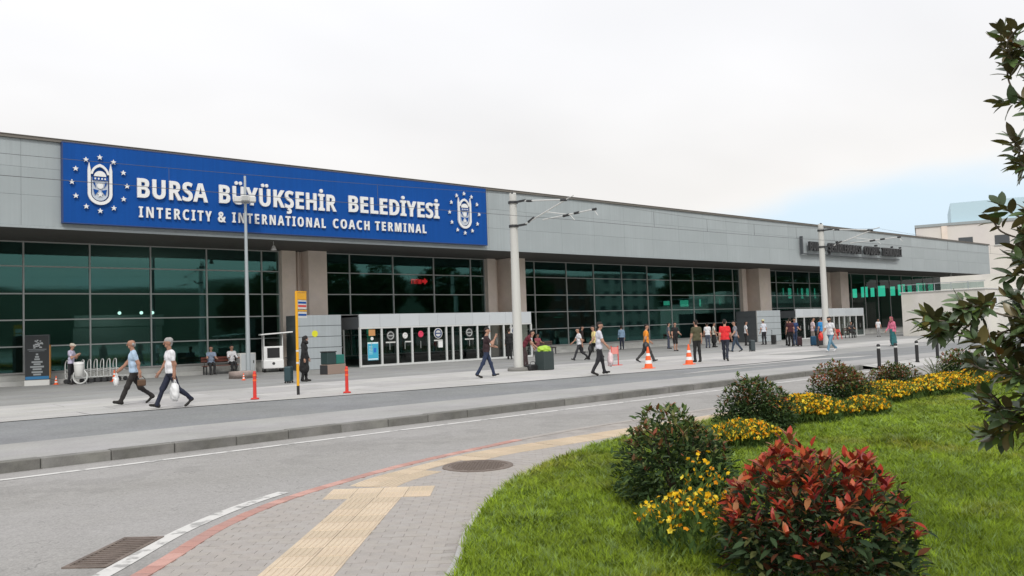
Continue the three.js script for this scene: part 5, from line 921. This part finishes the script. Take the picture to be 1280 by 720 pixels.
const mid = (seed, n, len, tint) => ({ seed, n, len, w: 0.42, shoots: 22, stems: 6, mats: greenMats, core: 0.2, pick: (p, f, R, h) => { const q = p.y / h; if (q > 0.55 && R() < tint) return [5, 6, 4, 2][Math.floor(R() * 4)]; return [0, 1, 3, 0, 3, 1, 2][Math.floor(R() * 7)]; }, young: (R) => (R() < tint ? [6, 5, 6, 4][Math.floor(R() * 4)] : [2, 4, 1][Math.floor(R() * 3)]) });
bush('dark green dome shaped shrub beside the first yellow flowers', 11.47, 35.1, 0.56, 0.84, mid(12, 6500, 0.072, 0.25));
bush('shrub with orange brown tips between two beds of yellow flowers', 15.0, 34.7, 0.55, 0.9, mid(15, 6500, 0.072, 0.75));
bush('small green shrub with a few red tips behind the last yellow flowers', 18.9, 33.95, 0.5, 0.68, mid(19, 5000, 0.07, 0.5));
bush('bushy shrub half hidden behind the magnolia branch', 22.7, 33.95, 0.6, 0.86, mid(24, 5000, 0.075, 0.5));
bush('low reddish twig shrub tucked behind the big red shrub', 8.3, 36.3, 0.3, 0.5, { ...mid(29, 900, 0.06, 1), shoots: 20 });
// yellow flowers
const petalMats = [[0.8, 0.46, 0.012], [0.85, 0.56, 0.02], [0.75, 0.3, 0.012], [0.85, 0.68, 0.07]];
const flowerGeo = (() => { const l = []; for (let k = 0; k < 5; k++) { const g = leafGeo(0.5, 0.48, 0.15, -0.1, 2); g.rotateX(-0.35); g.rotateY((k * Math.PI * 2) / 5); l.push(g); } return join(l); })();
function flowers(label, x, z, rx, rz, h, o) {
  const R = rng(o.seed), t = thing('flower_clump', label, 'flowers', [x, -0.07, z], o.turn ?? 0, 'yellow flower clumps in the bed'), n = o.n, lg = leafGeo(0.075, 0.024, 0.2, 0.25, 2), im = new THREE.InstancedMesh(lg, leafWhite, n * 4), fl = new THREE.InstancedMesh(flowerGeo, leafMat([1, 1, 1], 0.8, 0.25), n), cc = new THREE.Color();
  const spot = () => { const a = R() * 6.283, r = Math.sqrt(R()), e = 0.75 + 0.5 * noise3(Math.cos(a) * 2 + o.seed, Math.sin(a) * 2, 1.5); return [Math.cos(a) * r * rx * e, Math.sin(a) * r * rz * e, r]; };
  for (let i = 0; i < n * 4; i++) { const [a, b, r] = spot(), y = (0.02 + 0.9 * h * (1 - 0.35 * r * r) * R()); im.setMatrixAt(i, tmpM.compose(V(a, y, b), aim(V(R() - 0.5, 0.35 + R(), R() - 0.5), R() * 2), tmpS.setScalar(0.7 + 0.7 * R()))); const g = R(); im.setColorAt(i, cc.setRGB(0.04 + 0.08 * g, 0.085 + 0.1 * g, 0.02 + 0.02 * g)); }
  for (let i = 0; i < n; i++) { const [a, b, r] = spot(), y = h * (0.7 + 0.36 * R()) * (1 - 0.35 * r * r); fl.setMatrixAt(i, tmpM.compose(V(a, y, b), aim(V((R() - 0.5) * 1.2, (R() - 0.5) * 1.1, (R() - 0.5) * 1.2 + 0.3), R() * 6), tmpS.setScalar((o.size ?? 0.062) * (0.7 + 0.6 * R())))); const c = petalMats[Math.floor(Math.pow(R(), 1.2) * 4)]; fl.setColorAt(i, cc.setRGB(...c)); }
  im.name = 'foliage'; fl.name = 'blossoms'; for (const m of [im, fl]) { m.userData.kind = 'stuff'; shade(m); t.add(m); } return t;
}
flowers('loose clump of yellow flowers between the big red and the dark green shrubs', 5.3, 38.5, 0.42, 0.4, 0.44, { seed: 41, n: 210, size: 0.046 });
flowers('few tall yellow flowers leaning against the red shrub', 5.85, 38.2, 0.2, 0.2, 0.66, { seed: 42, n: 40, size: 0.048 });
flowers('yellow and orange flowers between the dark green and the dome shaped shrub', 10.1, 35.75, 0.7, 0.46, 0.36, { seed: 43, n: 700, turn: 0.3 });
flowers('wide yellow flower clump beside the dome shaped shrub', 13.1, 35.0, 1.0, 0.62, 0.46, { seed: 44, n: 1700, turn: 0.15 });
flowers('low yellow flower clump in front of the orange tipped shrub', 14.5, 35.4, 0.85, 0.42, 0.34, { seed: 45, n: 900, turn: 0.2 });
flowers('yellow flower clump beyond the orange tipped shrub', 16.9, 34.6, 1.2, 0.6, 0.42, { seed: 46, n: 1700, turn: 0.1 });
flowers('long bed of yellow flowers towards the magnolia', 19.6, 34.75, 1.9, 0.68, 0.42, { seed: 47, n: 2800, turn: 0.12 });
flowers('yellow flowers behind the lower magnolia leaves', 22.4, 34.6, 1.3, 0.6, 0.4, { seed: 48, n: 1300 });
// tall weeds
for (const [x, z, l, s] of [[21.3, 33.9, 'tuft of pale tall grass behind the yellow bed', 1], [17.6, 33.8, 'thin tall weed stalk rising behind the orange tipped shrub', 2]]) {
  const R = rng(60 + s), t = thing('weed_tuft', l, 'weeds', [x, -0.07, z]); for (let k = 0; k < 16; k++) { const a = R() * 6.28, r = 0.1 + 0.35 * R(), h = 0.4 + 0.35 * R(); part(t, 'blade', tube([[0.05 * Math.cos(a), 0, 0.05 * Math.sin(a)], [r * 0.4 * Math.cos(a), h * 0.7, r * 0.4 * Math.sin(a)], [r * Math.cos(a), h, r * Math.sin(a)]], 0.006, 6, 4), greenMats[k % 2 ? 4 : 2]); }
}
// ---------------------------------------------------------------- lawn
const lawnPoly = [...lawnEdge.map(([x, z]) => [x, z + 0.1]), [70, 75], [-3, 75]];
struct('lawn', sheet(lawnPoly, -0.085), M.soil);
{
  const R = rng(88), blade = (x, z, h, a, lean, w) => { const dx = Math.cos(a), dz = Math.sin(a), g = new THREE.BufferGeometry(); const l = lean * h; g.setAttribute('position', new THREE.Float32BufferAttribute([x - dz * w, 0, z + dx * w, x + dz * w, 0, z - dx * w, x + dx * l * 0.35 - dz * w * 0.7, h * 0.6, z + dz * l * 0.35 + dx * w * 0.7, x + dx * l * 0.35 + dz * w * 0.7, h * 0.6, z + dz * l * 0.35 - dx * w * 0.7, x + dx * l, h, z + dz * l], 3)); g.setIndex([0, 1, 2, 1, 3, 2, 2, 3, 4]); g.computeVertexNormals(); return g; };
  const tuft = (n, h, seed) => { const r = rng(seed), l = []; for (let i = 0; i < n; i++) l.push(blade((r() - 0.5) * 0.07, (r() - 0.5) * 0.07, h * (0.55 + 0.6 * r()), r() * 6.28, 0.3 + 0.9 * r(), 0.0024 + 0.0016 * r())); return mergeGeometries(l, false); };
  const kinds = [tuft(9, 0.07, 1), tuft(9, 0.06, 2), tuft(8, 0.085, 3)], mats = [[], [], []], cols = [[], [], []];
  const field = (x, z) => fbm3(x * 0.55, z * 0.55, 3.3, 4), dry = (x, z) => fbm3(x * 0.9 + 40, z * 0.9, 8.1, 4);
  const clumps = [[9.6, 37.2, 0.32], [11.4, 37.4, 0.42], [9.9, 36.6, 0.2], [12.2, 37.0, 0.25], [7.2, 36.1, 0.2], [6.6, 36.6, 0.22], [5.9, 37.6, 0.2], [7.6, 35.6, 0.25], [4.95, 36.9, 0.2]];
  let made = 0;
  const cc = new THREE.Color();
  for (let tries = 0; tries < 900000 && made < 125000; tries++) {
    // sown evenly per square metre near by and thinner with distance
    const d = 2.6 + 26 * Math.pow(R(), 1.9), l = (R() * 1.5 - 0.74) * d, x = d * 0.6588 + l * 0.7523, z = 42.5 - d * 0.7506 + l * 0.6579;
    if (!inside(lawnPoly, x, z)) continue;
    const dk = distLine(lawnEdge, x, z); if (dk < 0.11 && R() < 0.8) continue;
    const k = Math.floor(R() * 3), f = field(x, z), y = dry(x, z), far = clamp((d - 4) / 12); let s = (0.6 + 0.55 * f + 0.3 * R()) * (1 + far * 0.35), dark = 1;
    for (const [a, b, r] of clumps) { const q = Math.hypot(x - a, z - b); if (q < r) { s *= 1.25 + 0.4 * (1 - q / r); dark = Math.min(dark, mix(0.72, 1, step01(r * 0.3, r, q + 0.16 * (f - 0.5)))); } }
    const g = (0.62 + 1.05 * f + 0.36 * (R() - 0.5)) * dark * (0.72 + 0.7 * Math.pow(R(), 1.6)), pale = R() < 0.16 ? 1 : 0, dr = step01(0.5, 0.75, y) * 0.8 * R();
    mats[k].push(new THREE.Matrix4().compose(V(x, -0.086, z), new THREE.Quaternion().setFromAxisAngle(V(0, 1, 0), R() * 6.28), V(s * (1 + far), s, s * (1 + far)))); cols[k].push([mix(0.2, 0.3, dr) * g, mix(0.28, 0.275, dr) * g, (mix(0.02, 0.04, dr) + 0.07 * pale) * g]); made++;
  }
  const gm = leafMat([1, 1, 1], 0.8, 0.35), grass = new THREE.Group(); grass.name = 'grass'; tag(grass, 'short green lawn grass with darker tufts', 'grass', null, 'stuff'); scene.add(grass);
  kinds.forEach((g, k) => { const im = new THREE.InstancedMesh(g, gm, mats[k].length); mats[k].forEach((m, i) => { im.setMatrixAt(i, m); im.setColorAt(i, cc.setRGB(...cols[k][i])); }); im.name = 'grass_blades'; im.userData.kind = 'stuff'; shade(im); grass.add(im); });
  // litter and fallen leaves on the lawn
  const lg = leafGeo(0.11, 0.06, 0.3, 0.2, 3);
  for (const [x, z, c, l] of [[9.3, 37.75, [0.42, 0.2, 0.06], 'dry orange leaf lying on the lawn'], [9.65, 37.6, [0.4, 0.24, 0.08], 'curled tan leaf lying on the lawn beside an orange one'], [7.35, 39.2, [0.7, 0.7, 0.66], 'pale scrap lying on the lawn beside the red shrub']]) { const m = solo('fallen_leaf', lg, leafMat(c, 0.8, 0.1), l, 'leaf'); m.position.set(x, -0.03, z); m.rotation.y = x * 3; m.scale.setScalar(1.6); }
}
// ---------------------------------------------------------------- magnolia
{
  const R = rng(99), t = thing('magnolia_tree', 'young magnolia with glossy dark leaves and rusty undersides', 'tree', [6.9, -0.08, 41.0]);
  const Ld = V(-0.7523, 0, -0.6579), Fd = V(0.6588, 0, -0.7506);       // across and along the line of sight
  const tips = [[0.99,3.58],[0.9,3.7],[0.94,3.47],[0.84,3.44],[1.0,3.24],[0.93,3.17],[0.85,3.1],[0.97,2.97],[1.02,2.85],[0.89,2.75],[0.99,2.69],[0.93,2.55],[0.85,2.63],[1.02,2.43],[0.89,2.37],[1.04,2.32],[0.94,2.21],[0.85,2.17],[1.01,2.04],[0.9,1.98],[0.84,1.9],[0.96,1.92],[1.41,1.65],[1.35,1.59],[1.29,1.66],[1.22,1.6],[1.2,1.71],[1.15,1.64],[1.12,1.73],[1.04,1.63],[0.97,1.68],[0.9,1.61],[0.84,1.69],[1.18,1.5],[1.09,1.43],[1.02,1.5],[0.94,1.43],[0.86,1.48],[1.23,1.52],[1.14,1.34],[1.03,1.28],[0.94,1.31],[0.85,1.33],[0.97,1.11],[0.88,1.16],[0.94,0.99],[0.85,0.94],[1.0,1.06],[0.84,1.77],[1.03,1.78]].map(([l, h]) => [l > 1.1 ? l - 0.03 : l - 0.27, h + 0.08, (R() - 0.5) * 0.6]);
  for (let k = 0; k < 18; k++) tips.push([0.45 + 0.5 * R(), 0.85 + 0.95 * R(), (R() - 0.5) * 0.9]);
  for (let k = 0; k < 7; k++) tips.push([0.3 + 0.35 * R(), 1.7 + 2.2 * R(), (R() - 0.5) * 0.8]);
  for (let k = 0; k < 46; k++) { const a = R() * 6.28, r = 0.3 + 0.7 * R(); tips.push([-0.15 - Math.abs(Math.cos(a)) * r, 0.9 + 3.3 * R(), Math.sin(a) * r * 1.2]); }
  const bark = std([1, 1, 1], 0.9, { map: mottled([0.16, 0.13, 0.1], 0.5, 0.4, 0.2, 271) });
  part(t, 'trunk', [bar([0, 0, 0], [0.02, 1.4, 0], 0.075, 0.06, 12), bar([0.02, 1.38, 0], [0, 3.0, 0.03], 0.06, 0.035, 10), bar([0, 2.98, 0.03], [0.03, 4.4, 0], 0.035, 0.012, 8)], bark);
  const G = leafGeo(0.16, 0.07, 0.2, 0.22, 5, [[0.095, 0.15, 0.055], [0.17, 0.135, 0.06]]);
  const gloss = [[0.8, 0.8, 0.8], [1, 1, 0.9], [0.55, 0.6, 0.6], [1, 0.62, 0.34], [1, 1, 0.55]].map((c) => new THREE.MeshStandardMaterial({ color: lin(...c), vertexColors: true, roughness: 0.38 }));
  const leaves = [];
  const all = tips.flatMap((q) => [q, [q[0] - 0.06 - 0.1 * R(), q[1] + (R() - 0.5) * 0.16, q[2] + (R() - 0.5) * 0.5]]).map(([l, h, f]) => { const p = Ld.clone().multiplyScalar(l).addScaledVector(Fd, f); p.y = h; return { p, l, r: Math.hypot(l, f) }; }).sort((u, v) => u.r - v.r);
  const nodes = []; for (let h = 0.5; h < 4.3; h += 0.25) nodes.push({ p: V(0, h, 0), r: 0 });
  for (const { p, l, r } of all) {
    let best = nodes[0], bd = 1e9; for (const nd of nodes) { const dd = p.distanceTo(nd.p) * (nd.p.y > p.y + 0.05 ? 1.6 : 1) + (nd.r > r - 0.06 && nd.r > 0 ? 5 : 0) + (nd.r === 0 ? 0.12 + Math.abs(nd.p.y - (p.y - 0.3)) * 0.2 : 0); if (dd < bd) { bd = dd; best = nd; } }
    nodes.push({ p, r }); const r0 = best.p, out = p.clone().sub(r0).normalize().addScaledVector(V(0, 1, 0), 0.25).normalize(), m = r0.clone().lerp(p, 0.55); m.y -= 0.05 * bd; m.x += (R() - 0.5) * 0.08; m.z += (R() - 0.5) * 0.08;
    part(t, 'branch', tube([r0.toArray(), m.toArray(), p.toArray()], 0.0065, 8, 5), bark);
    const n = 8 + Math.floor(R() * 5), e1 = new THREE.Vector3().crossVectors(out, V(0, 1, 0.2)).normalize(), e2 = new THREE.Vector3().crossVectors(out, e1), rust = R() < 0.4;
    for (let i = 0; i < n; i++) { const a = i * 2.399 + R() * 0.4, sp = 0.4 + 1.3 * (i / n) + 0.3 * R(), d = out.clone().addScaledVector(V(0, 1, 0), 0.4 - 1.0 * (i / n)).normalize().addScaledVector(e1, Math.cos(a) * sp).addScaledVector(e2, Math.sin(a) * sp);
      leaves.push({ p: p.clone().addScaledVector(out, -0.11 * (i / n)), q: aim(d, (R() - 0.5) * 1.4 + (R() < 0.1 ? Math.PI : 0)), s: 0.55 + 0.42 * R(), k: rust && R() < 0.35 ? 3 + Math.floor(R() * 2) : Math.floor(R() * 3), near: l }); }
  }
  leaves.sort((a, b) => b.near - a.near);
  leaves.slice(0, 300).forEach((l) => { const m = part(t, 'leaf', G, gloss[l.k]); m.position.copy(l.p); m.quaternion.copy(l.q); m.scale.setScalar(l.s); });
  for (let k = 0; k < gloss.length; k++) { const rest = leaves.slice(300).filter((l) => l.k === k); if (!rest.length) continue; const im = new THREE.InstancedMesh(G, gloss[k], rest.length); rest.forEach((l, i) => im.setMatrixAt(i, tmpM.compose(l.p, l.q, tmpS.setScalar(l.s)))); im.name = 'foliage'; im.userData.kind = 'stuff'; shade(im); t.add(im); }
}
// ---------------------------------------------------------------- across the street, mirrored in the glass
{
  const W = 140, P = [], I = [], N = 4;
  for (let i = 0; i <= W; i++) for (let j = 0; j <= N; j++) { const x = -700 + i * 18, z = 520 + j * 60, r = j === 0 || j === N ? 0 : (26 + 56 * fbm3(i * 0.09, 2.5, j * 0.4, 5)) * Math.sin((j / N) * Math.PI) ; P.push(x, r - 0.4, z); }
  for (let i = 0; i < W; i++) for (let j = 0; j < N; j++) { const a = i * (N + 1) + j, b = a + N + 1; I.push(a, a + 1, b, b, a + 1, b + 1); }
  const g = new THREE.BufferGeometry(); g.setAttribute('position', new THREE.Float32BufferAttribute(P, 3)); g.setAttribute('uv', new THREE.Float32BufferAttribute(P.flatMap((v, i) => (i % 3 === 1 ? [] : [v])), 2)); g.setIndex(I); g.computeVertexNormals();
  struct('hills', g, std([1, 1, 1], 1, { map: mottled([0.05, 0.07, 0.045], 60, 0.4, 0.1, 281) }));
  const R = rng(7), leafG = leafGeo(0.42, 0.3, 0.2, 0.1, 2);
  const make = (label, x, z, s) => { const t = thing('street_tree', label, 'tree', [x, -0.15, z], R() * 6, 'trees across the street'); part(t, 'trunk', [bar([0, 0, 0], [0, 3.4, 0], 0.22, 0.15, 10), bar([0, 3.3, 0], [1.2, 6, 0.4], 0.11, 0.04), bar([0, 3.3, 0], [-1.1, 6.4, 0.3], 0.11, 0.04), bar([0, 3.3, 0], [0.1, 6.8, -1.1], 0.11, 0.04)], stemMat);
    const n = 3600, im = new THREE.InstancedMesh(leafG, leafWhite, n), cc = new THREE.Color(); for (let i = 0; i < n; i++) { const a = R() * 6.283, cy = 2 * R() - 1, sy = Math.sqrt(1 - cy * cy), d = V(Math.cos(a) * sy, cy, Math.sin(a) * sy), k = (0.6 + 0.7 * noise3(d.x * 2 + x, d.y * 2, d.z * 2)) * (0.55 + 0.45 * Math.sqrt(R())); im.setMatrixAt(i, tmpM.compose(V(d.x * 3.4 * k, 6.6 + d.y * 3.7 * k, d.z * 3.4 * k), aim(V(R() - 0.5, R() - 0.5, R() - 0.5), R() * 6), tmpS.setScalar(0.7 + 0.8 * R()))); im.setColorAt(i, cc.setRGB(0.03 + 0.03 * R(), 0.06 + 0.04 * R(), 0.02)); } im.name = 'crown'; im.userData.kind = 'stuff'; shade(im); t.add(im); t.scale.setScalar(s); return t; };
  [[44, 62, 0.8], [52, 66, 1.1], [60, 63, 1.25], [69, 66, 1.2], [78, 63, 1.3], [88, 66, 1.15], [96, 62, 1.1], [140, 64, 1.3], [154, 66, 1.5], [168, 63, 1.4], [183, 66, 1.6], [199, 64, 1.5], [216, 66, 1.6]].forEach(([x, z, s], i) => make(['street tree across the road, first of the row', 'street tree across the road, second of the row', 'street tree across the road, third of the row', 'street tree across the road, fourth of the row', 'street tree across the road, fifth of the row', 'street tree across the road, sixth of the row', 'street tree across the road, last of the row beside the brick house', ...['first', 'second', 'third', 'fourth', 'fifth', 'last'].map((w) => 'street tree across the road beyond the pale house, ' + w)][i], x, z, s));
  const house = (name, label, x, z, w, d, h, m) => { const t = thing(name, label, 'building', [x, -0.15, z]); part(t, 'wall', box(0, w, 0, h, 0, d), m); part(t, 'roof', box(-0.3, w + 0.3, h, h + 0.35, -0.3, d + 0.3), M.cap); for (let a = 1.4; a < w - 2; a += 3.2) for (let b = 1.2; b < h - 1.6; b += 3) { const p = part(t, 'window', box(a, a + 1.4, b, b + 1.5, -0.06, 0.0), M.panelDark); part(p, 'sill', box(a - 0.1, a + 1.5, b - 0.1, b, -0.2, 0), M.offWhite); } };
  house('brick_house', 'dark brick house across the road', 101, 66, 14, 10, 11.5, std([0.14, 0.06, 0.045], 0.9)); house('pale_house', 'pale plastered house across the road', 117, 66, 17, 10, 11.8, std([0.5, 0.5, 0.46], 0.9));
}
renderer.render(scene, camera);
